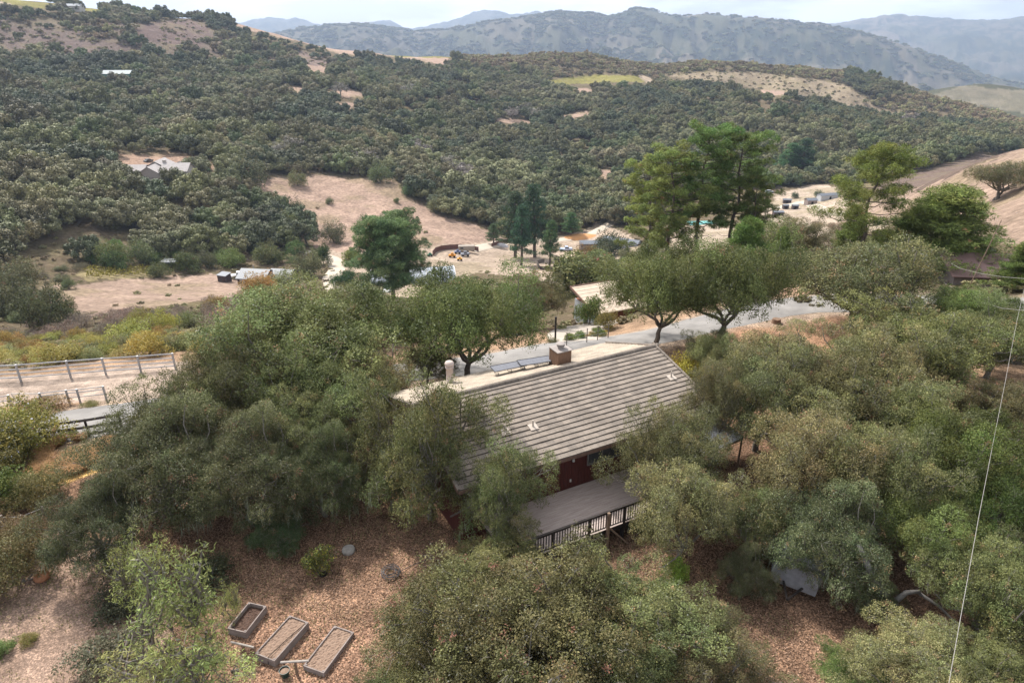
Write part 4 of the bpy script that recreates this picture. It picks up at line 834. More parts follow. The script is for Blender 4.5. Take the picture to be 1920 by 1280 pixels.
light&=~inpoly(WPX,WPY,[(1580,130),(1660,150),(1720,180),(1650,190),(1580,165)])
# the trees that show largest become individuals
order=np.argsort(WD); n_ind=205; vis=[]
for i in order:
    if len(vis)>=n_ind: break
    if -20<WPX[i]<1940 and not light[i]: vis.append(i)
vis=np.array(vis); rest=np.ones(len(WX),bool); rest[vis]=False
def zone_label(px,py,d,s):
    sz='broad' if s>1.22 else ('small' if s<1.02 else 'middling')
    if px<560:
        w='at the left edge' if px<110 else ('left of centre' if px<250 else ('below the white roofed house' if px<380 else 'beside the large dry field'))
        if d>345: return '%s oak %s, on the slope behind the white roofed house'%(sz,w if px<250 else ('straight up' if px<380 else 'to the right')),'oaks behind the white roofed house'
        r='front row' if py>440 else ('middle rows' if py>385 else 'top rows')
        return '%s oak in the %s of the dark wood, %s'%(sz,r,w),'oaks of the dark wood above the lower dry field'
    if px<960: return '%s oak in the woods above the %s half of the large dry field'%(sz,'left' if px<760 else 'right'),'oaks above the large dry field'
    if px<1260: return '%s oak in the woods behind the tall valley cypresses, %s'%(sz,'to the left' if px<1080 else 'to the right'),'oaks behind the valley cypresses'
    return '%s oak in the woods behind the %s'%(sz,'tall pine trio' if px<1450 else 'tall open pine'),'oaks behind the pines'
used=[False]*5
nzv=fbm(WX[vis]/70,WY[vis]/70,3,71)+rng.normal(0,.08,len(vis))
for j,i in enumerate(vis):
    k=j if j<5 else (0,2,1,3,4)[int(np.clip((nzv[j]-.3)/.4,0,.999)*5)]; t,c=protos[k]; s=random.uniform(.85,1.4); lab,grp=zone_label(WPX[i],WPY[i],WD[i],s); lab=lab.replace(' oak',' '+['dark','olive','green','brownish','pale'][k]+' oak',1); loc=(WX[i],WY[i],WZ[i]-.4); sc=(s,s,s*random.uniform(.8,1.15)); rz=random.random()*6.28
    if not used[k]: used[k]=True; t.location=loc; t.rotation_euler=(0,0,rz); t.scale=sc; t['label']=lab; t['group']=grp
    else: dup(t,lab,grp,loc,rz,sc)
GB=[(525,300),(548,290),(672,318),(690,322),(775,292),(790,300),(845,330),(852,345),(875,350),(770,186),(640,182),(985,215),(1005,228),(1700,235),(960,225)]
for j,(px,py) in enumerate(GB):
    g=G(px,py,150); s=random.uniform(1.3,1.9); t=gprot[j%2][0]; lab='pale grey leafless tree standing in the green hillside woods'; grp='leafless trees in the woods'
    if j<2: t.location=g; t.scale=(s,s,s); t['label']=lab; t['group']=grp
    else: dup(t,lab,grp,tuple(g),random.random()*6.28,(s,s,s))
LO=[(1340,118),(1500,130),(1620,190)]
for j,(px,py) in enumerate(LO):
    g=G(px,py+4,600); t=lprot[j][0]; t.location=g; tag(t,'olive chaparral shrub '+('at the left end','in the middle','at the right end')[j]+' of the pale right hand ridge','shrub','shrubs of the pale ridge')
def gn_scatter(name,pts,scale,rot,pick,sources,label):
    me=bpy.data.meshes.new(name); me.vertices.add(len(pts)); me.vertices.foreach_set('co',np.asarray(pts,np.float32).ravel())
    a=me.attributes.new('sc','FLOAT_VECTOR','POINT'); a.data.foreach_set('vector',np.asarray(scale,np.float32).ravel())
    a=me.attributes.new('ro','FLOAT_VECTOR','POINT'); a.data.foreach_set('vector',np.asarray(rot,np.float32).ravel())
    a=me.attributes.new('pk','INT','POINT'); a.data.foreach_set('value',np.asarray(pick,np.int32))
    o=link(name,me); tag(o,label,None,None,'stuff')
    ng=bpy.data.node_groups.new(name,'GeometryNodeTree'); ng.interface.new_socket('Geometry',in_out='INPUT',socket_type='NodeSocketGeometry'); ng.interface.new_socket('Geometry',in_out='OUTPUT',socket_type='NodeSocketGeometry')
    gi=ng.nodes.new('NodeGroupInput'); go=ng.nodes.new('NodeGroupOutput'); iop=ng.nodes.new('GeometryNodeInstanceOnPoints'); jn=ng.nodes.new('GeometryNodeJoinGeometry')
    for s in sources:
        oi=ng.nodes.new('GeometryNodeObjectInfo'); oi.inputs['Object'].default_value=s; oi.inputs['As Instance'].default_value=True; oi.transform_space='ORIGINAL'; ng.links.new(oi.outputs['Geometry'],jn.inputs[0])
    def na(nm,tp):
        q=ng.nodes.new('GeometryNodeInputNamedAttribute'); q.data_type=tp; q.inputs['Name'].default_value=nm; return q.outputs['Attribute']
    iop.inputs['Pick Instance'].default_value=True
    ng.links.new(gi.outputs[0],iop.inputs['Points']); ng.links.new(jn.outputs[0],iop.inputs['Instance']); ng.links.new(na('sc','FLOAT_VECTOR'),iop.inputs['Scale']); ng.links.new(na('ro','FLOAT_VECTOR'),iop.inputs['Rotation']); ng.links.new(na('pk','INT'),iop.inputs['Instance Index'])
    ng.links.new(iop.outputs[0],go.inputs[0]); md=o.modifiers.new('scatter','NODES'); md.node_group=ng; return o
def scatter(name,m,srcs,label,smin,smax,sink=.4):
    n=int(m.sum()); s=rng.uniform(smin,smax,n)*np.clip(1.12-.35*(WD[m]-300)/900,.7,1.1); sc=np.stack([s,s*rng.uniform(.9,1.1,n),s*rng.uniform(.75,1.15,n)],1); ro=np.stack([np.zeros(n),np.zeros(n),rng.uniform(0,6.28,n)],1)
    nz=fbm(WX[m]/70,WY[m]/70,3,71)+rng.normal(0,.07,n); k=len(srcs); pk=(np.clip((nz-.3)/.4,0,.999)*k).astype(int) if k>3 else rng.integers(0,k,n)
    big=rng.random(n)<.12; sc[big]*=1.35
    order=[0,2,1,3,4]; pk=np.array(order)[pk] if k>3 else pk
    return gn_scatter(name,np.stack([WX[m],WY[m],WZ[m]-sink],1),sc,ro,pk,srcs,label)
scatter('oak_woods',rest&~light,[c for t,c in protos],'dense grey green oak woods covering the hillsides across the valley',.7,1.35)
scatter('chaparral',rest&light,[c for t,c in lprot],'lighter olive chaparral on the upper right ridge and the top left slope',.75,1.35)
# low scrub between the woods and on the bare patches
def low_scrub():
    n=9000; a=rng.uniform(-.7,.7,n*2); d=rng.uniform(60,1150,n*2); X=np.sin(a)*d; Y=np.cos(a)*d; Z=H(X,Y); px,py,_=proj(X,Y,Z); w=np.zeros(len(X))
    for nm,v in (('upper scrub',.35),('scrub slope',.9),('scrub knoll',.6),('scrub strip',.6),('pale strip',.9),('pale patch',.9),('far knoll',.6),('right hill',.012),('field',.012),('lower field',.05)):
        poly,lo,hi=REG[nm]; w=np.maximum(w,v*(inpoly(px,py,poly)&(d>lo)&(d<hi)))
    base=(py>440)&(py<700)&(d>60)
    for k in ('field','compound','lower field','right compound','lower vineyard','right hill'):
        poly,lo,hi=REG[k]; base&=~inpoly(px,py,poly)
    w=np.maximum(w,base*.8); k=rng.random(len(X))<w; return X[k],Y[k],Z[k],d[k]
SX,SY,SZ,SD=low_scrub(); n=len(SX); s=rng.uniform(.10,.3,n)*np.clip(.5+SD/500,.5,1.8); 
gn_scatter('low_scrub',np.stack([SX,SY,SZ-.1],1),np.stack([s,s,s*.8],1),np.stack([np.zeros(n),np.zeros(n),rng.uniform(0,6.28,n)],1),rng.integers(0,3,n),[c for t,c in lprot],'low dry scrub dotting the open slopes and valley floor')

# thickets on the main range: crowns many metres wide
def far_thickets():
    n=26000; a=rng.uniform(-.62,.62,n); d=rng.uniform(2700,4750,n); X=np.sin(a)*d; Y=np.cos(a)*d; Z=H(X,Y); px,py,_=proj(X,Y,Z)
    f=fbm(X/40,Y/60,4,12)*.6+.4*fbm(X/170,Y/170,3,14); k=(f>.49)&(py<330)&(rng.random(n)<np.where((px>1230)&(px<1700),.35,.9)); return X[k],Y[k],Z[k]
TX,TY,TZ=far_thickets(); n=len(TX); s=rng.uniform(.8,2.1,n)
gn_scatter('mountain_scrub',np.stack([TX,TY,TZ-1.5*s],1),np.stack([s*1.3,s*1.3,s],1),np.stack([np.zeros(n),np.zeros(n),rng.uniform(0,6.28,n)],1),rng.integers(0,5,n),[c for t,c in protos],'dark scrub thickets scattered over the blue mountain range')
# ------------------------------------------------------------------ the red house
HO=np.array([-2.31,24.2,.6]); HA=math.atan2(.4663,.8847); hx=np.array([.8847,.4663,0]); hy=np.array([-.4663,.8847,0])
def toloc(p): q=np.asarray(p)-HO; return np.array([q@hx,q@hy,q[2]])
def hit_y(px,py,yl):   # ray against the vertical plane local y=yl
    d=ray(px,py); o_=np.array([0,0,CAMZ])-HO; t=(yl-o_@hy)/(d@hy); return toloc(np.array([0,0,CAMZ])+d*t)
EZ,RZ,FZ,RY,FY,LEN=3.3,4.72,2.96,5.58,10.39,15.0
def hit_far(px,py):
    d=ray(px,py); o_=np.array([0,0,CAMZ])-HO; s=(FZ-RZ)/(FY-RY) # z=RZ+s*(y-RY)
    t=(RZ+s*(o_@hy-RY)-o_[2])/(d[2]-s*(d@hy)); return toloc(np.array([0,0,CAMZ])+d*t)
def hit_near(px,py):
    d=ray(px,py); o_=np.array([0,0,CAMZ])-HO; s=(RZ-EZ)/RY
    t=(EZ+s*(o_@hy)-o_[2])/(d[2]-s*(d@hy)); return toloc(np.array([0,0,CAMZ])+d*t)
house=thing('house','long red board house with a grey tiled roof, in the middle between the oaks','house',HO,HA)
RED=mat('dark red stained boards',(.095,.026,.020),(.062,.019,.015),scale=3,detail=8,stretch=(6,6,.6),rough=.8)
FAS=mat('brown fascia',(.16,.10,.075),(.11,.065,.05),scale=4)
def tilemat(name,c,dark):
    m,nt,b,o=newmat(name); L=nt.links.new
    tc=N(nt,'ShaderNodeTexCoord'); br=N(nt,'ShaderNodeTexBrick'); br.inputs['Scale'].default_value=1; br.inputs['Brick Width'].default_value=.42; br.inputs['Row Height'].default_value=.31; br.inputs['Mortar Size'].default_value=.006; br.offset=.5
    br.inputs['Color1'].default_value=(*c,1); br.inputs['Color2'].default_value=(c[0]*1.3,c[1]*1.28,c[2]*1.25,1); br.inputs['Mortar'].default_value=(c[0]*.62,c[1]*.6,c[2]*.58,1)
    L(tc.outputs['Object'],br.inputs['Vector'])
    nz=N(nt,'ShaderNodeTexNoise'); nz.inputs['Scale'].default_value=1.2; nz.inputs['Detail'].default_value=9; nz.inputs['Roughness'].default_value=.7; L(tc.outputs['Object'],nz.inputs['Vector'])
    mr=N(nt,'ShaderNodeMapRange'); mr.inputs['From Min'].default_value=.3; mr.inputs['From Max'].default_value=.72; mr.inputs['To Min'].default_value=.74; mr.inputs['To Max'].default_value=1.2; L(nz.outputs['Fac'],mr.inputs['Value'])
    n2=N(nt,'ShaderNodeTexNoise'); n2.inputs['Scale'].default_value=22; n2.inputs['Detail'].default_value=4; L(tc.outputs['Object'],n2.inputs['Vector'])
    m3=N(nt,'ShaderNodeMapRange'); m3.inputs['From Min'].default_value=.3; m3.inputs['From Max'].default_value=.7; m3.inputs['To Min'].default_value=.85; m3.inputs['To Max'].default_value=1.15; L(n2.outputs['Fac'],m3.inputs['Value'])
    mm=N(nt,'ShaderNodeMath',operation='MULTIPLY'); L(mr.outputs[0],mm.inputs[0]); L(m3.outputs[0],mm.inputs[1])
    sc=N(nt,'ShaderNodeVectorMath',operation='SCALE'); L(br.outputs['Color'],sc.inputs[0]); L(mm.outputs[0],sc.inputs['Scale']); L(sc.outputs[0],b.inputs['Base Color']); b.inputs['Roughness'].default_value=.95; b.inputs['Specular IOR Level'].default_value=.1
    return m
TILE=tilemat('weathered concrete tile',(.20,.172,.148),0); TEDGE=mat('shade toned tile butts',(.075,.063,.055),(.12,.10,.085),scale=8)  # butt faces coloured dark to paint the shadow line under each course
rb=MB()
def slope_courses(y0,z0,y1,z1,n,sgn):
    nx=76
    for k in range(n):
        ya=y0+(y1-y0)*k/n; yb=y0+(y1-y0)*(k+1)/n; za=z0+(z1-z0)*k/n; zb=z0+(z1-z0)*(k+1)/n; vs=[]
        for i in range(nx+1):
            x=LEN*i/nx; w1=(fbm(np.array([x*.8]),np.array([k*3.3]),3,31)[0]-.5)*.05; hh=.055+(vnoise(np.array([x*3]),np.array([k*7.]),33)[0]-.5)*.014
            j=(random.random()-.5)*.012
            vs+= [(x,ya+w1*.6+j*1.,za-.015),(x,ya+w1*.6+j,za+hh+w1*.3),(x,yb+sgn*.03,zb+.012+w1*.3)]
        rb.m=1; rb.add(vs,[(3*i,3*i+3,3*i+4,3*i+1)[::int(sgn)] for i in range(nx)])
        rb.m=0; rb.add(vs,[(3*i+1,3*i+4,3*i+5,3*i+2)[::int(sgn)] for i in range(nx)])
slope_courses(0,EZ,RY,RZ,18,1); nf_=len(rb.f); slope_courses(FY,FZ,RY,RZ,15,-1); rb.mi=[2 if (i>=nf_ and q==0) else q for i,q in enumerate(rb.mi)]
rb.m=0
for y0,z0,y1,z1 in ((.02,EZ,RY,RZ),(RY,RZ,FY-.02,FZ)): rb.slab([(0.01,y0,z0-.02),(LEN-.01,y0,z0-.02),(LEN-.01,y1,z1-.02),(0.01,y1,z1-.02)],.14)
roof=rb.build('roof',[TILE,TEDGE,tilemat('sunlight toned concrete tile',(.34,.29,.235),0)],house); roof['label']='grey brown concrete tile roof in straight stepped courses'  # far slope: same tile in a paler copy, sunlight painted into its colour
cb=MB(); k=0; x=-.03
while x<LEN:
    cb.tube([(x,RY,RZ+.035+random.uniform(-.006,.006)),(x+.40,RY,RZ+.055)],[.13,.105],8); x+=.37
for xx in (0.02,LEN-.02):
    yy=.0
    while yy<RY-.1:
        z=EZ+(RZ-EZ)*yy/RY; cb.tube([(xx,yy,z+.07),(xx,yy+.4,z+.07+.1)],[.075,.065],6); yy+=.36
    yy=RY+.1
    while yy<FY-.2: z=RZ+(FZ-RZ)*(yy-RY)/(FY-RY); cb.tube([(xx,yy,z+.07),(xx,yy+.4,z+.07-.14)],[.075,.065],6); yy+=.36
cb.build('ridge_cap',[TILE],roof)
# walls of narrow upright boards
wb=MB(); ww=.4; WB=-.55
wb.box(ww+.03,.63,WB,LEN-ww-.03,FY-.65,FZ-.05)
x=ww
while x<LEN-ww-.05:
    wb.box(x,.60,WB,x+.187,.629,EZ-.02); wb.box(x,FY-.649,WB,x+.187,FY-.62,FZ-.08); x+=.2
for xx in (ww,LEN-ww):
    y=.6
    while y<FY-.7:
        z=min(EZ+(RZ-EZ)*y/RY, FZ+(RZ-FZ)*(FY-y)/(FY-RY))-.12; s=-1 if xx==ww else 1
        wb.box(xx-.0 if s<0 else xx-.029,y,WB,xx+.029 if s<0 else xx,y+.187,z); y+=.2
for xx in (ww+.03,LEN-ww-.05): wb.add([(xx,.65,EZ-.2),(xx,RY,RZ-.2),(xx,FY-.66,FZ-.12),(xx,FY-.66,0),(xx,.65,0)],[(0,1,2,3,4)])
wb.build('wall',RED,house)
fb=MB(); fb.box(0.02,-.035,EZ-.17,LEN-.02,.018,EZ+.0); fb.box(0.02,FY-.02,FZ-.17,LEN-.02,FY+.03,FZ)
for xx in (-.02,LEN-.03): fb.slab([(xx,.02,EZ-.0),(xx+.05,.02,EZ-.0),(xx+.05,RY,RZ-.0),(xx,RY,RZ-.0)],.2); fb.slab([(xx,RY+.01,RZ-.0),(xx+.05,RY+.01,RZ-.0),(xx+.05,FY-.03,FZ-.0),(xx,FY-.03,FZ-.0)],.2)
fb.build('fascia',FAS,house)
GLASS=mat('dark window glass',(.03,.035,.04),(.05,.055,.06),scale=1,rough=.08,spec=.6)
ALU=mat('grey window frame',(.20,.19,.18)); BLIND=mat('pale blinds',(.33,.33,.32),(.2,.2,.2),scale=12,stretch=(.1,.1,3))
def window(par,x0,x1,z0,z1,y,panes=2,name='window'):
    f=MB(); t=.05
    for (a,b,c,d) in ((x0,z0,x1,z0+t),(x0,z1-t,x1,z1),(x0,z0+t,x0+t,z1-t),(x1-t,z0+t,x1,z1-t)): f.box(a,y-.05,b,c,y-.002,d)
    for k in range(1,panes): xm=x0+(x1-x0)*k/panes; f.box(xm-t/2,y-.048,z0+t,xm+t/2,y-.003,z1-t)
    o=f.build(name,ALU,par); g=MB(); g.box(x0+t,y-.02,z0+t,x1-t,y-.004,z1-t); g.build('pane',GLASS,o); return o
a=hit_y(1101,856,.6); b=hit_y(1152,840,.6)
window(house,a[0],a[0]+2.6,2.0,3.0,.6,3); window(house,1.6,3.2,1.6,2.7,.6,2)
lm=MB(); a=hit_y(1073,860,.56); lm.box(a[0]-.06,.46,2.72,a[0]+.06,.599,2.9); lm.lathe([(.0,0),(.07,.0),(.05,.12),(0,.13)],10,(a[0],.45,2.62)); lm.build('wall_lamp',mat('white enamel',(.6,.6,.58)),house)
lm=MB(); a=hit_y(1070,901,.56); lm.box(a[0]-.04,.56,a[2]-.07,a[0]+.04,.599,a[2]+.07); lm.build('outlet_box',mat('white enamel',(.6,.6,.58)),house)
# chimney box, flue, vents (sub-parts of the roof)
WOODC=mat('cedar boards',(.21,.125,.08),(.15,.09,.06),scale=5,stretch=(6,6,.5)); MET=mat('galvanised metal',(.38,.38,.38),(.3,.3,.3),scale=6,rough=.45,metal=.6); STU=mat('pinkish stucco',(.50,.42,.38),(.44,.36,.32),scale=10)
c=hit_far(1051,682); cx,cy=c[0],c[1]+.05; s=.46; zb=c[2]-.25; zt=c[2]+.92
ch=MB(); ch.box(cx-s+.02,cy-s+.02,zb,cx+s-.02,cy+s-.02,zt)
k=-s
while k<s-.05:
    for q in (-s,s-.02): ch.box(cx+k,cy+q,zb,cx+k+.14,cy+q+.02,zt)
    for q in (-s+.001,s-.021): ch.box(cx+q-(.002 if q<0 else -.002),cy+k+.02,zb,cx+q+.02,cy+k+.14,zt-.001)
    k+=.153
cho=ch.build('chimney',WOODC,roof); cc_=MB(); cc_.box(cx-s-.03,cy-s-.03,zt+.002,cx+s+.03,cy+s+.03,zt+.05); cc_.lathe([(.17,.05),(.17,.18),(.22,.18),(.24,.22),(.15,.24),(.15,.30),(.25,.30),(.27,.34),(.2,.38),(0,.40)],18,(cx,cy,zt)); 
cc_.build('chimney_cap',mat('pale sheet cap',(.33,.29,.27),(.27,.24,.22),rough=.7),roof)
c=hit_far(844,718); fl=MB(); fl.lathe([(.25,-.2),(.25,.05),(.2,.06),(.2,.95),(.24,.97),(.24,1.05),(.19,1.06),(.19,1.12),(.26,1.14),(.26,1.26),(.21,1.34),(.1,1.38),(0,1.39)],20,(c[0],c[1],c[2])); fl.build('flue_pipe',STU,roof,True)
for px,py in ((948,812),(1000,802),(1259,709)):
    c=hit_near(px,py); v=MB(); s1=(RZ-EZ)/RY; z=lambda y:EZ+s1*y+.075; v.slab([(c[0]-.22,c[1]-.2,z(c[1]-.2)),(c[0]+.22,c[1]-.2,z(c[1]-.2)),(c[0]+.22,c[1]+.22,z(c[1]+.22)),(c[0]-.22,c[1]+.22,z(c[1]+.22))],.03)
    v.lathe([(.07,0),(.045,.06),(.04,.33),(0,.34)],10,(c[0],c[1]+.04,z(c[1]))); v.build('vent_pipe',mat('pale flashing',(.50,.44,.38),(.42,.36,.31),rough=.7),roof)
# folding cots lying on the far slope
CF=mat('black cot frame',(.05,.05,.055),rough=.5); CL=mat('blue grey cot canvas',(.17,.175,.20),(.13,.135,.155),scale=5,rough=.7); CPLE=mat('pale cot leg',(.35,.33,.31),rough=.5)
def cot(px,py,label,rr_=0):
    c=hit_far(px,py); w_=HO+hx*c[0]+hy*c[1]; t=thing('folding_cot',label,'cot',(w_[0],w_[1],HO[2]+c[2]+.05),HA+rr_,'folding cots on the roof')
    sl_=(FZ-RZ)/(FY-RY); m=MB(); m.slab([(-.95,-.36,.40),(.95,-.36,.40),(.95,.36,.39),(-.95,.36,.39)],.03); m.build('canvas',CL,t)
    f=MB()
    for y in (-.37,.37): f.tube([(-.97,y,.39),(.97,y,.39)],.022)
    for x in (-.97,0,.97): f.tube([(x,-.37,.37),(x,.37,.37)],.018)
    f.build('frame',CF,t)
    for x in (-.8,0,.8):
        g=MB(); 
        for y in (-.3,.3): g.tube([(x,y*1.15,.38),(x+.1,y,sl_*y+.05)],.016)
        g.tube([(x+.1,-.3,sl_*-.3+.05),(x+.1,.3,sl_*.3+.05)],.016); g.build('leg',CPLE,t)
    return t
cot(953,699,'blue grey folding cot on the roof nearer the round flue pipe',R(-4)); cot(1003,689,'blue grey folding cot on the roof nearer the wooden chimney box',R(-9))
# ------------------------------------------------------------------ deck
DECK=mat('weathered deck boards',(.36,.29,.26),(.50,.42,.38),scale=2.2,detail=8,stretch=(.6,7,1)); BLK=mat('black brown rail paint',(.022,.018,.016),(.035,.028,.025),rough=.7); POST=mat('weathered post',(.24,.17,.12),(.17,.12,.09),scale=4,stretch=(4,4,.5))
deck=thing('wooden_deck','raised plank deck with black railing along the red wall of the house','deck',HO,HA)
d0,d1,dy0,dy1,dz=1.2,12.4,-2.78,.56,1.0
m=MB(); y=dy0
while y<dy1-.1: m.box(d0+random.uniform(-.01,.01),y,dz-.035+random.uniform(-.003,.003),d1,y+.132,dz+random.uniform(-.003,.003)); y+=.14
m.build('deck_floor',DECK,deck); m=MB(); m.box(d0+.02,dy0+.02,dz-.24,d1-.02,dy0+.06,dz-.04); m.box(d0+.02,dy0+.07,dz-.24,d0+.06,dy1,dz-.04)
x=d0+.6
while x<d1-.1: m.box(x,dy0+.065,dz-.22,x+.04,dy1-.02,dz-.042); x+=.6
m.build('joists',BLK,deck)
m=MB(); m.box(d0-.02,dy0-.03,dz+.93,d1,dy0+.08,dz+.97); m.box(d0,dy0+.002,dz+.84,d1,dy0+.04,dz+.90); m.box(d0,dy0+.002,dz+.07,d1,dy0+.04,dz+.12); rail=m.build('railing',BLK,deck)
m=MB(); m.box(d0-.02,dy0+.1,dz+.93,d0+.08,-.9,dz+.97); m.box(d0,dy0+.1,dz+.84,d0+.04,-.9,dz+.9); m.box(d0,dy0+.1,dz+.07,d0+.04,-.9,dz+.12); rail2=m.build('railing',BLK,deck)
bal=MB(); bal.box(-.018,-.016,.0,.018,.016,.716); bm0=None
x=d0+.13; 
while x<d1:
    if bm0 is None: o=bal.build('baluster',BLK,rail); bm0=o.data
    else: o=bpy.data.objects.new('baluster',bm0); C.objects.link(o); o.parent=rail
    o.location=(x,dy0+.021,dz+.122); x+=.135
y=dy0+.2
while y<-.95: o=bpy.data.objects.new('baluster',bm0); C.objects.link(o); o.parent=rail2; o.location=(d0+.02,y,dz+.122); y+=.135
for x in (d0+.02,d0+1.9,d0+3.8,d0+5.7,d0+8.,d0+10.):
    m=MB(); m.box(x-.05,dy0-.04,-1.0,x+.05,dy0+.0,dz+.92); m.box(x-.04,dy0+.068,-1.0,x+.05,dy0+.16,dz-.242); m.build('post',BLK,deck)
a=hit_y(1140,985,dy0-.1); m=MB(); m.box(a[0]-.06,dy0-.17,-1.,a[0]+.06,dy0-.05,dz+.98); m.build('post',POST,deck)
m=MB(); m.tube([(a[0]+.1,dy0-.1,dz+.1),(a[0]+1.5,dy0-.5,-.5)],.05,4); m.build('brace',POST,deck)
# ------------------------------------------------------------------ white lean-to roof
c=at_z(1315,806,3.1); c[2]=h1(c[0],c[1]); lt=thing('lean_to_shed','open lean-to with a white corrugated roof littered with leaves, right of the deck','shed',c,HA+.1)
m=MB(); hz=2.9-c[2]; n=44
for i in range(n):
    x0=-1.9+3.8*i/n; x1=-1.9+3.8*(i+1)/n; z0=.03*(i%2); z1=.03*((i+1)%2); m.slab([(x0,-1.3,hz-.2+z0),(x1,-1.3,hz-.2+z1),(x1,1.5,hz+.25+z1),(x0,1.5,hz+.25+z0)],.006)
m.build('roof',mat('white corrugated sheet',(.70,.70,.72),(.42,.38,.36),scale=2.5,detail=10,pos=(.5,.75),rough=.5),lt)
m=MB(); m.box(-1.85,-1.28,hz-.36,1.85,-1.2,hz-.22); m.box(-1.85,1.35,hz+.06,1.85,1.43,hz+.2); m.build('beam',FAS,lt)
for x in (-1.8,1.75):
    for y,zz in ((-1.27,hz-.37),(1.36,hz+.05)): m=MB(); m.box(x,y,-.3,x+.08,y+.07,zz); m.build('post',POST,lt)
m=MB(); 
for k in range(18): m.box(-1.8+.2*k,1.2,-.3,-1.8+.2*k+.19,1.225,hz+.1)
m.build('back_wall',RED,lt)
# ------------------------------------------------------------------ raised beds etc.
BEDW=mat('silvered planks',(.30,.255,.235),(.20,.165,.15),scale=3,stretch=(1,1,5),detail=8); SOIL=mat('dry soil',(.22,.145,.105),(.30,.21,.155),scale=14,detail=9,bump=.8); SOILD=mat('dark compost',(.06,.035,.025),(.12,.07,.05),scale=14,detail=9,bump=.8)
def bed(pts,zt,label,soil,fill,hose=False):
    P3=[at_z(px,py,zt) for px,py in pts]; # far-left, far-right, near-right
    ux=P3[1]-P3[0]; Wd=np.linalg.norm(ux[:2]); uy=P3[1]-P3[2]; Ln=np.linalg.norm(uy[:2]); rz=math.atan2(uy[0]*-1,uy[1]); cen=(P3[0]+P3[2])/2; g=h1(cen[0],cen[1])
    t=thing('raised_bed',label,'raised bed',(cen[0],cen[1],g),rz,'raised garden beds'); hh=zt-g; a,b=Wd/2,Ln/2
    for (x0,y0,x1,y1) in ((-a,-b,-a+.045,b),(a-.045,-b,a,b)): m=MB(); m.box(x0,y0,-.15,x1,y1,hh); m.build('side_board',BEDW,t)
    for y0 in (-b,b-.045): m=MB(); m.box(-a+.047,y0,-.15,a-.047,y0+.045,hh-.003); m.build('end_board',BEDW,t)
    nx,ny=14,30; vs=[(-a+.04+(2*a-.08)*i/nx,-b+.04+(2*b-.08)*j/ny,hh*fill+random.uniform(-.02,.02)) for j in range(ny+1) for i in range(nx+1)]
    m=MB(); m.add(vs,[(j*(nx+1)+i,j*(nx+1)+i+1,(j+1)*(nx+1)+i+1,(j+1)*(nx+1)+i) for j in range(ny) for i in range(nx)]); m.build('soil',soil,t)
    for (x,y) in ((-a+.08,-b+.08),(a-.08,-b+.08),(a-.08,b-.08),(-a+.08,b-.08)): m=MB(); m.box(x-.03,y-.03,0,x+.03,y+.03,hh+.01); m.build('corner_post',BEDW,t)
    if hose: m=MB(); m.tube([(a*.3,-b-.02,hh*.2),(a*.3,-b+.03,hh+.03),(a*.35,-b*.4,hh*fill+.04),(a*.55,b*.3,hh*fill+.04),(a*.8,b-.15,hh*fill+.04)],.014,6); m.build('drip_line',BLK,t)
    return t
bed([(467,1127),(499,1136),(460,1186)],.3,'raised bed of silvered planks with dark compost, farthest left and half hidden by the sapling',SOILD,.45)
bed([(543,1153),(579,1165),(515,1238)],.36,'middle raised bed with a black drip line along its dry soil',SOIL,.85,True)
bed([(627,1172),(664,1184),(607,1261)],.3,'raised bed nearest the bottom canopy, filled with dry soil',SOIL,.75)
PIPE=mat('bleached wood rail',(.42,.38,.34),(.33,.29,.26),scale=5)
def trail(p0,p1,pp,label):
    a=at_z(*p0,.75); b=at_z(*p1,.75); c=(a+b)/2; g=h1(c[0],c[1]); t=thing('rail_post',label,'post',(c[0],c[1],g),0,'round rails on short posts'); m=MB(); m.tube([a-[c[0],c[1],g],b-[c[0],c[1],g]],.045,8); m.build('rail',PIPE,t)
    m=MB(); q=at_z(*pp,.75); m.tube([(q[0]-c[0],q[1]-c[1],-.2),(q[0]-c[0],q[1]-c[1],.745-g)],.05,8); m.build('post',POST,t)
trail((433,1203),(476,1213),(456,1209),'bleached round rail on a short post at the near end of the compost bed')
trail((526,1241),(579,1238),(553,1240),'bleached round rail on a short post between the two dry beds')
def pot(px,py,r,h_,label,cmat,soil=True):
    g=G(px,py,8); t=thing('plant_pot',label,'plant pot',g); m=MB(); m.lathe([(r*.7,0),(r,h_),(r*.9,h_),(r*.88,h_-.05)],22); m.build('pot',cmat,t,False)
    if soil: m=MB(); m.lathe([(r*.88,h_-.06),(0,h_-.04)],22); m.build('soil',SOIL,t)
    return t
pot(535,1266,.20,.3,'dark green pot of dry soil below the round rail between the beds',mat('dark green plastic',(.03,.06,.05),rough=.4))
citp=pot(606,1078,.27,.38,'black pot under the yellow leaved citrus bush',mat('black plastic',(.02,.02,.022),rough=.4))
cit=plant(bush_meshes(1,1.15,26,900,.06,.035,12,((.11,.12,.035),(.26,.22,.035),(.045,.055,.02))),'citrus_bush','sparse citrus bush with yellowing leaves growing in a black pot','bush'); cit.location=citp.location+Vector((0,0,.25)); cit.scale=(.7,.7,.85)
g=G(81,1088,8); t=thing('clay_pot','squat orange clay pot lying on the gravel at the left','clay pot',g); m=MB(); m.lathe([(.15,0),(.30,.08),(.33,.2),(.27,.31),(.12,.36),(.03,.365),(0,.33)],26); m.build('pot',mat('terracotta',(.42,.20,.11),(.34,.16,.09),scale=5),t,True)
m=MB(); m.lathe([(.06,.36),(.07,.38),(.02,.385)],16); m.build('rim',mat('terracotta',(.5,.25,.15)),t,True)
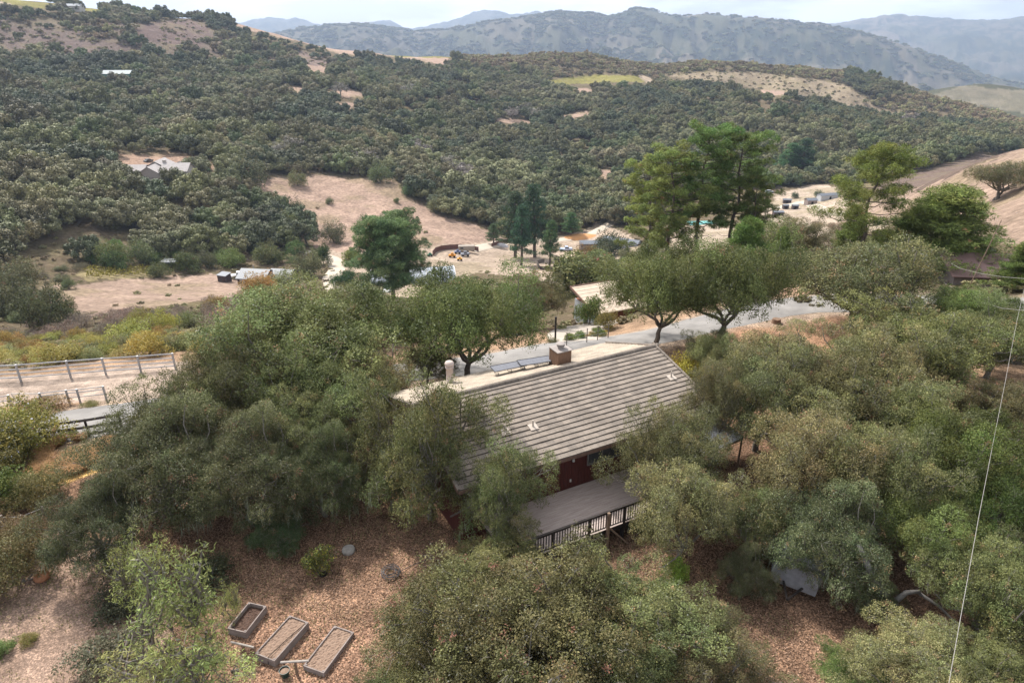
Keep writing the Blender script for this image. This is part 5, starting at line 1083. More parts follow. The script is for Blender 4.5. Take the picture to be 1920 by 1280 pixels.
g=G(654,1034,8); m=MB(); m.lathe([(0,-.05),(.29,-.05),(.31,.1),(.27,.18),(0,.2)],14); o=m.build('round_stone',mat('grey stone',(.25,.23,.21),(.35,.33,.30),scale=6,bump=.4),None); o.location=g; tag(o,'flat round grey stone on the leaf litter left of the house','stone')
g=G(733,1078,8); m=MB(); pts=[]
for i in range(150): a_=i*.24; r_=.32+.10*math.sin(i*.13)+random.uniform(-.015,.015); pts.append((math.cos(a_)*r_*1.05+.05*math.sin(i*.05),math.sin(a_)*r_,.04+.0016*i+random.uniform(-.01,.01)))
e=G(806,1043,8)-g; pts+=[(.45,.1,.12),(e[0]*.5,e[1]*.45,.05),(e[0],e[1]-.2,.05)]
m.tube(pts,.013,5); o=m.build('garden_hose',mat('grey black hose',(.06,.06,.065),(.13,.13,.14),scale=30,rough=.5)); o.location=g; tag(o,'coiled dark hose on the leaf litter trailing towards the leaning oak','hose')
# wire fence with posts at the left edge
def wirefence(name,pts,h_,label,pm,wm,wires,r=.05,cat='fence',wr=.008,step=None,group=None,lo=10):
    gs=[G(px,py,lo) for px,py in pts]; t=thing(name,label,cat,gs[0],0,group); o0=gs[0]
    if step:
        q=[gs[0]]
        for a,b in zip(gs[:-1],gs[1:]):
            k=max(1,int(round(np.linalg.norm(b-a)/step)))
            for i in range(1,k+1): p=a+(b-a)*i/k; p[2]=h1(p[0],p[1]); q.append(p)
        gs=q
    me_=None
    for p in gs:
        if me_ is None: m=MB(); m.tube([(0,0,-.3),(0,0,h_+.05)],r,8); o=m.build('post',pm,t); me_=o.data
        else: o=bpy.data.objects.new('post',me_); C.objects.link(o); o.parent=t
        o.location=p-o0
    for wz in wires:
        m=MB(); m.tube([(p-o0)+np.array([0,0,wz*h_]) for p in gs],wr,5); m.build('rail' if wr>.012 else 'wire',wm,t)
    return t
GAL=mat('galvanised pipe',(.30,.30,.31),(.40,.40,.41),scale=3,rough=.5,metal=.3); GREY=mat('grey wood post',(.22,.19,.165),(.14,.12,.105),scale=5)
wirefence('wire_fence',[(-40,1000),(15,1003),(50,1001),(90,985)],1.1,'wire garden fence on grey posts under the feathery bushes at the left edge',GREY,GAL,(.15,.45,.7,.95),.07,step=1.6)
wirefence('pipe_fence',[(-60,720),(40,716),(133,708),(265,699),(330,694)],1.35,'long pipe rail fence on the far side of the sandy arena',GAL,GAL,(.25,.5,.74,1.0),.08,wr=.045,step=2.9,lo=30)
t=wirefence('pipe_fence',[(-60,780),(24,767)],1.0,'pipe rail fence panel at the left edge above the lane',GAL,GAL,(.3,.65,1.0),.08,wr=.032,step=2.4,lo=30)
t=wirefence('pipe_fence',[(82,763),(131,757),(151,755),(200,750)],1.0,'pipe rail fence panel between the arena and the brown verge',GAL,GAL,(.45,.8,1.0),.07,wr=.03,lo=30)
g=G(35,765,30); g2=G(80,763,30); m=MB(); m.tube([(0,0,0),(-.1,.05,.6),(-.25,.1,1.05)],.035,6); m.tube([(-.25,.1,1.02),tuple(g2-g+np.array([0,0,1.0]))],.03,6); o=m.build('gate_bar',mat('white pipe',(.6,.57,.52)),None); o.location=g; tag(o,'pale bar across the gap between the two lower pipe fence panels','gate bar')
bf=wirefence('board_fence',[(30,838),(90,830),(168,819),(230,808)],1.15,'dark horizontal board fence on the near side of the lane at the left',BLK,BLK,(),.07,step=2.7,lo=20)
gs=[G(*p,20) for p in ((30,838),(90,830),(168,819),(230,808))]
for z in (.12,.55,.98):
    m=MB()
    for a,b in zip(gs[:-1],gs[1:]):
        a_=a-gs[0]; b_=b-gs[0]; d_=(b_-a_)/np.linalg.norm(b_-a_); n_=np.array([-d_[1],d_[0],0])*.02; u_=np.array([0,0,.16])
        v=[a_-n_-[0,.09,0],b_-n_-[0,.09,0],b_+n_-[0,.09,0],a_+n_-[0,.09,0]]; v=[q+[0,0,z*1.1] for q in v]; m.add(v+[q+u_ for q in v],[(0,3,2,1),(4,5,6,7),(0,1,5,4),(1,2,6,5),(2,3,7,6),(3,0,4,7)])
    m.build('board',mat('dark fence board',(.055,.05,.048),(.10,.09,.085),scale=4),bf)
# gate, post and wire fence by the driveway
wirefence('wire_fence',[(1062,652),(1100,643),(1140,634)],1.2,'thin wire fence with a gate in front of the cream roofed barn',GREY,GAL,(.2,.45,.7,.98),.04,step=1.6,lo=40,wr=.011)
g=G(1041,641,30); t=thing('gate_post','tall dark gate post beside the lane in front of the barn','post',g); m=MB(); m.box(-.07,-.07,-.2,.07,.07,2.1); m.build('post',BLK,t); m=MB(); m.box(-.09,-.09,2.1,.09,.09,2.16); m.build('cap',BLK,t)
g=G(1455,606,40); m=MB(); m.lathe([(.42,-.1),(.36,.1),(.33,.35),(.28,.37),(0,.34)],14); o=m.build('tree_stump',mat('cut wood',(.26,.17,.11),(.16,.10,.07),scale=7)); o.location=g; tag(o,'low brown tree stump on the orange leaf mound by the lane','stump')
g=G(1566,564,40); m=MB(); m.lathe([(0,-.2),(.5,-.1),(.55,.3),(.35,.6),(.1,.7),(0,.68)],9); o=m.build('boulder',mat('pale rock',(.5,.47,.43),(.38,.35,.32),scale=3)); o.location=g; o.scale=(1,.7,.9); tag(o,'pale boulder on the far side of the lane behind the sprawling oak','boulder')
# ------------------------------------------------------------------ tarp covered trailer
a=G(1470,1120,15); b=G(1530,965,15); g=np.array([a[0]+1.5,a[1]+1.9,0]); g[2]=h1(g[0],g[1]); rz=math.atan2(-(b[0]-a[0]),b[1]-a[1])
tr=thing('covered_trailer','box trailer under a crumpled pale grey tarp, half hidden by lichen hung oak','trailer',g,rz+.0)
TARP=mat('pale grey tarp',(.27,.28,.30),(.17,.17,.19),scale=2.2,detail=7,bump=.6,rough=.55)
nx,ny=16,26; V_=[];F_=[]
prof=[(-.95,.75),(-1.0,1.3),(-.9,1.95),(-.5,2.2),(0,2.3),(.5,2.2),(.9,1.95),(1.0,1.3),(.95,.75)]
vs=[]
for j in range(ny+1):
    y=-2.3+4.6*j/ny; e=max(0,abs(y)-1.9)/.4
    for i in range(33):
        s=i/32*8; k=min(int(s),7); f=s-k; x=prof[k][0]*(1-f)+prof[k+1][0]*f; z=prof[k][1]*(1-f)+prof[k+1][1]*f
        n_=(fbm(np.array([x*2+y]),np.array([y*1.6+z]),3,41)[0]-.5)*.22; vs.append((x*(1-.1*e)+n_,y+n_*.5,z-.35*e*e+n_))
m=MB(); m.add(vs,[(j*33+i,j*33+i+1,(j+1)*33+i+1,(j+1)*33+i) for j in range(ny) for i in range(32)])
for j in (0,ny): m.add(vs[j*33:(j+1)*33],[tuple(range(33))[::1 if j else -1]])
m.build('tarp',TARP,tr,True)
m=MB(); m.box(-.92,-2.2,.5,.92,2.2,.74); m.build('bed',mat('rusty brown steel',(.16,.08,.055),(.10,.06,.05),scale=4),tr)
m=MB(); m.tube([(-.4,-2.2,.6),(0,-3.2,.55)],.05,6); m.tube([(.4,-2.2,.6),(0,-3.2,.55)],.05,6); m.build('drawbar',BLK,tr)
for x in (-.95,.95):
    for y in (-.4,.4): m=MB(); m.tube([(x-.1,y,.33),(x+.1,y,.33)],.33,18); m.build('wheel',BLK,tr)
# ------------------------------------------------------------------ bent grey trunk
LB=mat('pale grey bark',(.13,.12,.115),(.21,.20,.185),scale=5,detail=9)
g=G(1655,1195,12); t=thing('bare_tree','bent grey bare trunk with a drooping side limb at the lower right','bare tree',g)
def w3(px,py,z): return at_z(px,py,z)-g
m=MB(); m.tube([(0,0,-.3),w3(1664,1150,1.0),w3(1660,1115,2.0),w3(1636,1085,2.9),w3(1625,1055,3.6),w3(1610,1020,4.2)],[.2,.17,.15,.14,.12,.07],9); m.build('trunk',LB,t,True)
m=MB(); m.tube([w3(1664,1140,1.3),w3(1680,1125,1.9),w3(1700,1110,2.3),w3(1725,1108,2.4)],[.14,.12,.1,.07],8); m.tube([w3(1720,1109,2.3),w3(1760,1135,2.1),w3(1790,1165,1.8),w3(1830,1190,1.9)],[.07,.06,.045,.02],7); m.tube([w3(1660,1100,2.2),w3(1640,1070,2.3),w3(1600,1075,2.6)],[.05,.04,.02],6); m.build('limb',LB,t,True)
def deadbr(px,py,pts,label):
    g=G(px,py,10); t=thing('fallen_branch',label,'branch',g); m=MB(); 
    for q in pts: 
        P3=[at_z(a,b,z)-g for a,b,z in q]; m.tube(P3,[.05,.045,.035,.02][:len(P3)],6)
    m.build('limb',LB,t,True)
deadbr(1690,1235,[[(1660,1240,.5),(1690,1235,2.2),(1740,1225,2.8),(1790,1232,2.9)],[(1690,1235,2.2),(1705,1258,2.5),(1720,1275,2.3)],[(1740,1225,2.8),(1760,1245,2.6),(1775,1262,2.2)]],'pale lichened bare branches poking out at the bottom right corner')
deadbr(900,955,[[(845,968,1.5),(880,950,3.0),(905,930,3.6),(935,920,4.0)],[(875,960,2.2),(900,962,2.8),(925,955,3.3)]],'bare grey limbs in front of the red wall under the roof eave')
# ------------------------------------------------------------------ young light green trees with stakes
YG=((.20,.24,.085),(.33,.37,.16),(.09,.12,.045))
def young(n,seed,Rr,vz,zc,per,label,tw=300,ln=.085,wd=.017):
    t=thing('young_tree',label,'young tree'); add_meshes(t,oak_meshes(Rr=Rr,vz=vz,zc=zc,n=n,per=per,ln=ln,wd=wd,trunk_r=.045,forks=6,twigs=tw,seed=seed,cr=(.8,1.6),dead=.0,pal=YG)); return t
y1=young(60,71,1.5,2.3,3.0,230,'young pale green tree with narrow leaves and leaning stakes, bottom left'); g=G(335,1285,8); x,y,z,Rr=crown_spot(330,1190,185,1.9,1.5); y1.location=(x,y,z); y1.scale=(Rr/1.5,Rr/1.5,Rr/1.5*1.05)
for q in ((268,1090,95,'slender upper leader of young pale green growth above the staked tree',2.6),(432,1140,42,'thin pale green sapling in front of the compost bed',3.2),(400,1262,110,'low pale green sucker growth beside the middle raised bed',1.1),(300,1262,150,'lowest pale green leafy growth cut by the bottom edge',1.0)):
    x,y,z,Rr=crown_spot(q[0],q[1],q[2],q[4],1.5); o=dup(y1,q[3],None,(x,y,z),random.random()*6,(Rr/1.5,Rr/1.5,Rr/1.5*q[4]/1.9))
for p0,p1,l in (((205,1270),(245,1180),'pale stake leaning against the young pale green tree, left one'),((222,1275),(250,1185),'second pale stake leaning against the young pale green tree')):
    a=at_z(*p0,.3); b=at_z(*p1,1.9); m=MB(); m.tube([(0,0,-.4),tuple(b-a)],.025,7); o=m.build('stake',PIPE); o.location=a; tag(o,l,'stake','stakes of the young tree')
# ------------------------------------------------------------------ wires
WIRE=mat('pale cable',(.33,.31,.29),rough=.6)
def wire(pts,label,r=.014):
    P3=[at_d(px,py,d) for px,py,d in pts]; m=MB(); m.tube([p-P3[0] for p in P3],r,6); o=m.build('power_line',WIRE); o.location=P3[0]; tag(o,label,'power line','wires at the right')
wire([(1922,535,52),(1907,600,47),(1884,720,38),(1862,830,31),(1835,970,25),(1806,1130,20),(1780,1275,16.6),(1768,1340,15)],'long pale wire running from the right edge down to the bottom edge',.0085)
wire([(1780,492,70),(1800,503,66),(1840,513,60),(1880,519,55),(1940,524,50)],'thin wire sagging across the pink roofed building at the right edge',.012)
wire([(1770,530,70),(1800,548,64),(1840,566,57),(1880,578,51),(1940,584,46)],'thin wire sagging above the light olive oak at the right edge',.012)
# ------------------------------------------------------------------ barn and valley buildings
def building(name,label,cat,g,rz,parts,group=None,z=None):
    t=thing(name,label,cat,g,rz,group)
    return t
def gable(t,x0,y0,x1,y1,h,rh,rm,wm,ov=.4,along='x',nm=('wall','roof')):
    m=MB(); m.box(x0,y0,-1.5,x1,y1,h)
    if along=='x':
        ym=(y0+y1)/2
        for x in (x0,x1): m.add([(x,y0,h),(x,y1,h),(x,ym,h+rh)],[(0,1,2)])
    else:
        xm=(x0+x1)/2
        for y in (y0,y1): m.add([(x0,y,h),(x1,y,h),(xm,y,h+rh)],[(0,1,2)])
    wl=m.build(nm[0],wm,t); r=MB()
    if along=='x':
        sl=rh/((y1-y0)/2); a=h-ov*sl+.12; b=h+rh+.12
        r.slab([(x0-ov,y0-ov,a),(x1+ov,y0-ov,a),(x1+ov,ym,b),(x0-ov,ym,b)],.1); r.slab([(x0-ov,ym,b),(x1+ov,ym,b),(x1+ov,y1+ov,a),(x0-ov,y1+ov,a)],.1)
    else:
        sl=rh/((x1-x0)/2); a=h-ov*sl+.12; b=h+rh+.12
        r.slab([(x0-ov,y0-ov,a),(xm,y0-ov,b),(xm,y1+ov,b),(x0-ov,y1+ov,a)],.1); r.slab([(xm,y0-ov,b),(x1+ov,y0-ov,a),(x1+ov,y1+ov,a),(xm,y1+ov,b)],.1)
    return wl,r.build(nm[1],rm,t)
def corr(name,c,c2,axis='x',sc=3.):
    if name in MATS: return MATS[name]
    m,nt,b,o=newmat(name); L=nt.links.new; tc=N(nt,'ShaderNodeTexCoord'); w_=N(nt,'ShaderNodeTexWave'); w_.bands_direction=axis.upper(); w_.inputs['Scale'].default_value=sc; w_.inputs['Distortion'].default_value=.3; L(tc.outputs['Object'],w_.inputs['Vector'])
    nz=N(nt,'ShaderNodeTexNoise'); nz.inputs['Scale'].default_value=.9; nz.inputs['Detail'].default_value=8; L(tc.outputs['Object'],nz.inputs['Vector'])
    mx=N(nt,'ShaderNodeMix',data_type='RGBA'); mx.inputs['A'].default_value=(*c2,1); mx.inputs['B'].default_value=(*c,1)
    ad=N(nt,'ShaderNodeMath',operation='MULTIPLY_ADD'); ad.inputs[1].default_value=.55; L(w_.outputs['Fac'],ad.inputs[0]); L(nz.outputs['Fac'],ad.inputs[2]); L(ad.outputs[0],mx.inputs['Factor']); L(mx.outputs['Result'],b.inputs['Base Color']); b.inputs['Roughness'].default_value=.5
    MATS[name]=m; return m
CREAM=corr('cream ribbed sheet',(.60,.48,.36),(.42,.33,.25),'y',.42); WHW=mat('dull white boards',(.45,.46,.48),(.36,.37,.39),scale=2); BRW=mat('rust red boards',(.26,.09,.045),(.19,.07,.04),scale=3,stretch=(5,5,.5)); DARK=mat('dark opening',(.012,.012,.014))
GR=corr('pale grey metal sheet',(.15,.165,.19),(.10,.11,.13),'x',.5); DW=mat('dark brown siding',(.06,.045,.045),(.09,.07,.065),scale=2)
# barn: long axis runs away to the right, white end wall towards the left
q=at_z(1117,590,-8.2); ang=R(24); off=np.array([math.cos(ang)*3.5+math.sin(ang)*3.1*1, math.sin(ang)*3.5-math.cos(ang)*3.1*-1]); off=np.array([3.5*math.cos(ang)-3.1*math.sin(ang),3.5*math.sin(ang)+3.1*math.cos(ang)])
bx,by=q[0]+off[0],q[1]+off[1]; bz=-8.2-2.5; bt=thing('barn','cream ribbed roof barn with white end wall and rust red side beyond the lane','barn',(bx,by,bz),ang)
m=MB(); m.box(-3.0,-2.7,-3,5.5,2.7,2.5); m.build('side_wall',BRW,bt); m=MB(); m.box(-3.08,-2.72,-3,-3.003,-.7,2.5); m.box(-3.08,.3,-3,-3.003,2.72,2.5); m.box(-3.08,-.7,2.1,-3.003,.3,2.5); m.build('end_wall',WHW,bt)
m=MB(); m.box(-3.05,-.68,-2.9,-2.9,.28,2.09); m.build('door',DARK,bt)
m=MB(); m.slab([(-3.5,-3.1,2.5),(6.2,-3.1,2.5),(6.2,3.1,3.9),(-3.5,3.1,3.9)],.1); rf=m.build('roof',mat('cream sheet',(.56,.46,.36),(.46,.37,.29),scale=1.2),bt)
m=MB()
for k in range(9): yy=-3.05+.72*k; zz=2.5+(yy+3.1)/6.2*1.4; m.box(-3.5,yy,zz,6.2,yy+.09,zz+.03)
m.build('ribs',mat('cream rib strips',(.50,.41,.32)),rf)  # ribs in a brownish cream close to the roof sheet
m=MB(); m.slab([(-3.6,-3.15,2.62),(-3.502,-3.15,2.62),(-3.502,3.15,4.02),(-3.6,3.15,4.02)],.28); m.box(-3.5,3.101,3.6,6.2,3.18,4.0); m.build('fascia',mat('rusty trim',(.22,.13,.10)),bt)
# grey roofed house and shed
g=G(500,531,100); t=thing('valley_house','small dark house with pale grey metal roof beside the golden tree','house',g,R(-8)); gable(t,-7,-3.8,1.5,3.8,2.6,1.7,GR,DW); gable(t,1.6,-1.5,8,5.2,2.5,1.5,GR,DW,nm=('side_wall','side_roof'))
for x in (-6.2,): m=MB(); m.box(x,-3.9,.8,x+1.3,-3.803,2.1); wn=m.build('window',mat('white window frame',(.7,.7,.7)),t); m=MB(); m.box(x+.12,-3.93,.95,x+.55,-3.903,1.95); m.box(x+.75,-3.93,.95,x+1.18,-3.903,1.95); m.build('pane',GLASS,wn)
m=MB(); m.box(-3.5,-3.86,-.2,-2.6,-3.803,2.0); m.build('door',DARK,t)
m=MB(); m.tube([(-4,1,4),(-4,1,5.1)],.12,8); m.build('stove_pipe',MET,t)
g=G(422,528,100); t=thing('garden_shed','small dark shed with a pale flat roof left of the grey roofed house','shed',g,R(-20)); m=MB(); m.box(-1.5,-1.2,-.5,1.5,1.2,2.2); m.build('wall',DW,t); m=MB(); m.slab([(-1.7,-1.4,2.25),(1.7,-1.4,2.25),(1.7,1.4,2.6),(-1.7,1.4,2.6)],.1); m.build('roof',GR,t)
g=G(492,478,120); t=thing('vehicle_shelter','dark flat roofed shelter at the foot of the wood behind the dry field','shelter',G(330,503,120),R(0)); m=MB(); m.slab([(-4,-1.6,2.4),(4,-1.6,2.4),(4,1.6,2.6),(-4,1.6,2.6)],.15); m.build('roof',GR,t)
for x in (-3.7,3.6): m=MB(); m.box(x,-1.4,-.4,x+.12,-1.28,2.25); m.build('post',DW,t)
# vehicles
def car(px,py,rz,colr,label,kind='car',s=1.,lo=60,nm=None):
    g=G(px,py,lo); t=thing(nm or ('parked_car' if kind=='car' else 'pickup_truck'),label,kind if kind=='car' else 'truck',g,rz,None,(s,s,s)); pm=mat('paint %.2f%.2f%.2f'%colr,colr,colr,rough=.35,spec=.5); tm=mat('tyre rubber',(.02,.02,.02)); 
    def prism(pr,w,name,mt):
        m=MB(); n=len(pr); m.add([(x,-w,z) for x,z in pr]+[(x,w,z) for x,z in pr],[tuple(range(n)),tuple(range(n,2*n))[::-1]]+[(i,i+n,(i+1)%n+n,(i+1)%n) for i in range(n)]); return m.build(name,mt,t)
    if kind=='car': prism([(-2.2,.35),(2.2,.35),(2.25,.7),(1.9,.85),(1.1,.95),(-1.7,.98),(-2.2,.9)],.88,'body',pm); prism([(1.05,.96),(.5,1.42),(-.9,1.45),(-1.65,.99)],.74,'windows',GLASS); prism([(.5,1.43),(-.9,1.46),(-.85,1.5),(.45,1.48)],.72,'roof',pm)
    else: prism([(-2.7,.45),(2.6,.45),(2.65,.95),(2.4,1.1),(1.4,1.15),(-.5,1.15),(-.55,1.0),(-2.7,1.0)],.95,'body',pm); prism([(1.35,1.16),(.85,1.7),(-.35,1.75),(-.5,1.16)],.84,'windows',GLASS); prism([(.86,1.71),(-.36,1.76),(-.3,1.83),(.8,1.8)],.84,'roof',pm)
    for x in (-1.45,1.45):
        for y in (-.85,.75): m=MB(); m.tube([(x,y,.34),(x,y+.16,.34)],.34,14); m.build('wheel',tm,t)
    return t
WHT=(.7,.7,.7)
car(447,520,R(20),WHT,'white pickup truck between the dark shed and the grey roofed house','truck'); car(1061,470,R(5),(.45,.52,.68),'pale blue pickup truck on the dirt yard right of the cypresses','truck',1.,lo=100)
car(727,548,R(80),WHT,'white pickup truck behind the base of the lone dark pine','truck',1.05); car(340,311,R(-4),(.03,.03,.035),'black car behind the right end of the white roofed house',s=1.2,lo=150); car(384,322,R(0),(.03,.30,.12),'green car at the tree edge right of the white roofed house',s=1.1,lo=150); car(374,323,R(0),(.05,.05,.06),'dark car parked left of the green car',s=1.1,lo=150); car(279,304,R(70),(.06,.06,.07),'dark car behind the left side of the white roofed house',s=1.,lo=150)
car(1420,372,R(30),(.5,.5,.52),'grey car at the tree edge of the far right yard',s=1.,lo=200); car(1442,362,R(10),(.35,.4,.45),'blue grey car on the far right yard track',s=1.2,lo=200)
# white roofed hillside house
WR=mat('white stone coated roof',(.40,.37,.36),(.33,.30,.29),scale=.8); CW=mat('pale stucco',(.42,.38,.35)); g=G(285,330,200); t=thing('hillside_house','sprawling pale roofed house with several gables in the woods at upper left','house',g,R(3))
gable(t,-16,-3,-2,4,2.8,1.9,WR,CW,.6); gable(t,-4,2,7,12,2.8,3.0,WR,CW,.6,'y',('rear_wall','rear_roof')); gable(t,-2.,-7,6,2,2.6,2.4,WR,CW,.6,'y',('front_wall','front_roof')); gable(t,6.2,-4.5,17,5,2.8,2.6,WR,CW,.6,'x',('wing_wall','wing_roof'))
m=MB(); m.box(5.5,.4,4,6.8,1.6,6.6); m.build('chimney',CW,t)
g=G(222,151,400); t=thing('hillside_barn','white and green roofed building peeping from the upper left woods','barn',(g[0],g[1],g[2]+1.5),R(4)); gable(t,-9,-4,11,4,3.,2.2,mat('pale mint metal roof',(.48,.52,.51)),mat('green barn wall',(.10,.22,.17)),.5)
g=G(133,20,700); t=thing('ridge_house','low pale building on the ridge beside the yellow vineyard','house',g,R(2)); gable(t,-12,-5,12,5,4,2,mat('grey ridge roof',(.30,.32,.34)),mat('ridge stucco',(.52,.50,.47)),.5)
# arched metal building
g=G(775,528,120); t=thing('arched_greenhouse','arched pale metal building behind the lone dark pine','greenhouse',g,R(10)); m=MB(); n=16; LH=12.5
pr=[(-5.5*math.cos(math.pi*i/n),3.6*math.sin(math.pi*i/n)+.3) for i in range(n+1)]
vs=[(-LH,y,z) for y,z in pr]+[(LH,y,z) for y,z in pr]; m.add(vs,[(i,i+1,i+n+2,i+n+1) for i in range(n)]); m.build('roof',corr('silver arched sheet',(.34,.37,.41),(.22,.25,.29),'x',.28),t)
m=MB(); m.add([(-LH+.1,y,z) for y,z in pr],[tuple(range(n+1))]); m.add([(LH-.1,y,z) for y,z in pr],[tuple(range(n+1))[::-1]]); m.build('end_wall',mat('pale end wall',(.5,.52,.55)),t)
for x in (-LH,-4,4,LH): m=MB(); m.tube([(x,y*1.01,z+.05) for y,z in pr],.12,5); m.build('hoop',mat('white hoop',(.7,.7,.7)),t)
def fence_wall(pts,h_,label,mt,lo=150,name='wooden_fence'):
    gs=[G(px,py,lo) for px,py in pts]; t=thing(name,label,'fence',gs[0]); m=MB()
    for a,b in zip(gs[:-1],gs[1:]):
        a_=a-gs[0];b_=b-gs[0]; d_=(b_-a_)/np.linalg.norm(b_-a_); n_=np.array([-d_[1],d_[0],0])*.06; v=[a_-n_,b_-n_,b_+n_,a_+n_]; m.add([q-[0,0,.5] for q in v]+[q+[0,0,h_] for q in v],[(0,3,2,1),(4,5,6,7),(0,1,5,4),(1,2,6,5),(2,3,7,6),(3,0,4,7)])
    m.build('panel',mt,t)
    for p in gs: m=MB(); q=p-gs[0]; m.box(q[0]-.1,q[1]-.1,q[2]-.5,q[0]+.1,q[1]+.1,q[2]+h_+.1); m.build('post',mt,t)
RW=mat('red brown fence boards',(.17,.085,.07),(.12,.06,.05),scale=1.5)
fence_wall([(812,480),(817,474),(828,470),(845,468),(865,467),(882,469),(897,472)],1.9,'curved red brown board fence around the equipment yard',RW)
fence_wall([(922,464),(935,459),(948,456),(960,454)],1.8,'short curved board fence left of the tall cypresses',RW)
fence_wall([(1012,506),(1045,508),(1054,494),(1040,490)],1.3,'dark low board pen around the light green cypress',DW); fence_wall([(1012,506),(1006,495),(1020,492)],1.3,'grey pen panels left of the light green cypress',GREY)
m=MB(); m.add([],[])
def junk(px,py,sz,colr,label,cat,nm,lo=120):
    g=G(px,py,lo); t=thing(nm,label,cat,g,random.random()); m=MB(); a=sz
    m.box(-a,-a*.5,.5,a,a*.5,.5+a*.5); bevel(m.build('body',mat('junk %s'%nm+str(px),colr),t),.1)
    m=MB(); m.box(-a*.3,-a*.4,.5+a*.5,a*.4,a*.4,.5+a*.95); m.build('cab',mat('junk cab'+str(px),tuple(c*.6 for c in colr)),t)
    for x in (-a*.6,a*.6):
        for y in (-a*.55,a*.45): m=MB(); m.tube([(x,y,.4),(x,y+a*.12,.4)],.4,12); m.build('wheel',BLK,t)
junk(848,483,1.3,(.65,.28,.04),'small orange tractor in front of the curved board fence','tractor','tractor'); junk(872,481,1.6,(.25,.26,.30),'grey flatbed machine right of the orange tractor','machine','farm_machine'); junk(858,476,1.2,(.16,.2,.32),'blue machine behind the orange tractor','machine','farm_machine'); junk(862,489,.9,(.75,.38,.05),'yellow loader near the top of the broad green oak','loader','loader'); junk(806,481,.9,(.05,.16,.10),'dark green cart at the left end of the curved board fence','cart','cart')
g=G(875,473,150); t=thing('camper_trailer','tan camper trailer parked along the curved board fence','trailer',g,R(4)); m=MB(); m.box(-3.2,-1.1,.7,3.2,1.1,2.7); bevel(m.build('body',mat('tan camper',(.36,.31,.26)),t),.2)
for x in (-.5,.5): m=MB(); m.tube([(x,-1.15,.4),(x,-.95,.4)],.38,12); m.build('wheel',BLK,t)
m=MB(); m.box(-2.4,-1.13,1.6,-1.2,-1.103,2.2); m.build('window',GLASS,t)
g=G(940,462,150); m=MB(); m.lathe([(2.6,-.2),(2.2,.6),(1.2,1.2),(.2,1.4),(0,1.38)],9); o=m.build('tarp_heap',mat('white tarp',(.6,.6,.62),(.4,.4,.42),scale=1.)); o.location=g; o.scale=(1.2,.7,1); tag(o,'heap under a white tarp beside the short curved fence','heap')
g=G(1095,445,150); m=MB(); m.lathe([(8,-.6),(6,.5),(3,1.1),(0,1.3)],16); o=m.build('sand_heap',mat('orange sand',(.55,.27,.10),(.42,.22,.10),scale=.6)); o.location=g; o.scale=(1.2,.7,1); tag(o,'orange sand heap behind the pale blue pickup truck','heap')
g=G(1110,466,150); t=thing('long_shed','long grey flat roofed shed right of the pale blue pickup truck','shed',g,R(2)); gable(t,-5,-2.5,11,2.5,2.6,.6,GR,mat('grey shed wall',(.16,.15,.15)),.3)
g=G(1165,464,150); t=thing('metal_shed','pale metal roofed shed behind the dark round tree','shed',g,R(-28)); gable(t,-7,-3.5,7,3.5,2.6,1.0,GR,mat('pale end wall',(.5,.52,.55)),.3)
# far right yard
def shed(px,py,w_,d_,h_,rz,rm,wm,label,lo=200,rh=.8,name='shed'):
    g=G(px,py,lo); t=thing(name,label,'shed',g,R(rz)); gable(t,-w_/2,-d_/2,w_/2,d_/2,h_,rh,rm,wm,.3); m=MB(); m.box(-.6,-d_/2-.05,0,.5,-d_/2-.003,h_*.75); m.build('door',DARK,t)
TW=mat('tan shed wall',(.27,.22,.20)); shed(1519,384,5,4,2.6,5,GR,TW,'tan shed with a pale flat roof in the far right yard'); shed(1472,392,2.6,2.4,2,0,GR,DW,'left dark animal shelter in the far right yard',rh=.3); shed(1490,392,2.8,2.4,2,0,GR,DW,'right dark animal shelter in the far right yard',rh=.3); shed(1475,381,4,2.5,1.8,-10,GR,DW,'small grey shed behind the dark animal shelters',rh=.4)
shed(1552,374,11,4,2.4,12,GR,mat('pale end wall',(.5,.52,.55)),'long pale metal roofed shed behind the tall open pine'); shed(1458,404,4.5,3,1.9,0,GR,DW,'grey roofed pen nearest the pine trio in the far right yard',rh=.4); shed(1437,335,8,5,3,20,GR,TW,'pale grey roofed building beyond the pine trio',rh=1.2)
shed(1180,262,3,3,4,0,mat('white ridge roof',(.65,.62,.6)),CW,'little white hut standing out of the woods above the pine trio',300,name='hut')
g=G(1315,420,150); t=thing('swimming_pool','turquoise covered pool glimpsed between the trunks of the pine trio','pool',g,R(5)); m=MB(); m.box(-6,-3,.1,6,3,.5); m.build('cover',mat('turquoise cover',(.10,.30,.29),(.16,.38,.36),scale=1),t); m=MB(); m.box(-6.5,-3.5,-.5,6.5,3.5,.097); m.build('surround',CW,t)
# pink roofed building at the right
g=G(1826,535,60); t=thing('pink_roofed_house','low building with a dusky pink roof at the right behind the pines','house',(g[0],g[1],h1(g[0],g[1])),R(-6)); gable(t,-3.6,-3,3.6,3.4,1.9,1.2,mat('dusky pink shingles',(.27,.175,.16),(.23,.15,.14),scale=6),TW,.35)
m=MB(); m.box(-2.5,3.8,2.2,3.4,4.6,2.5); m.build('white_parapet',mat('white enamel',(.6,.6,.58)),t)
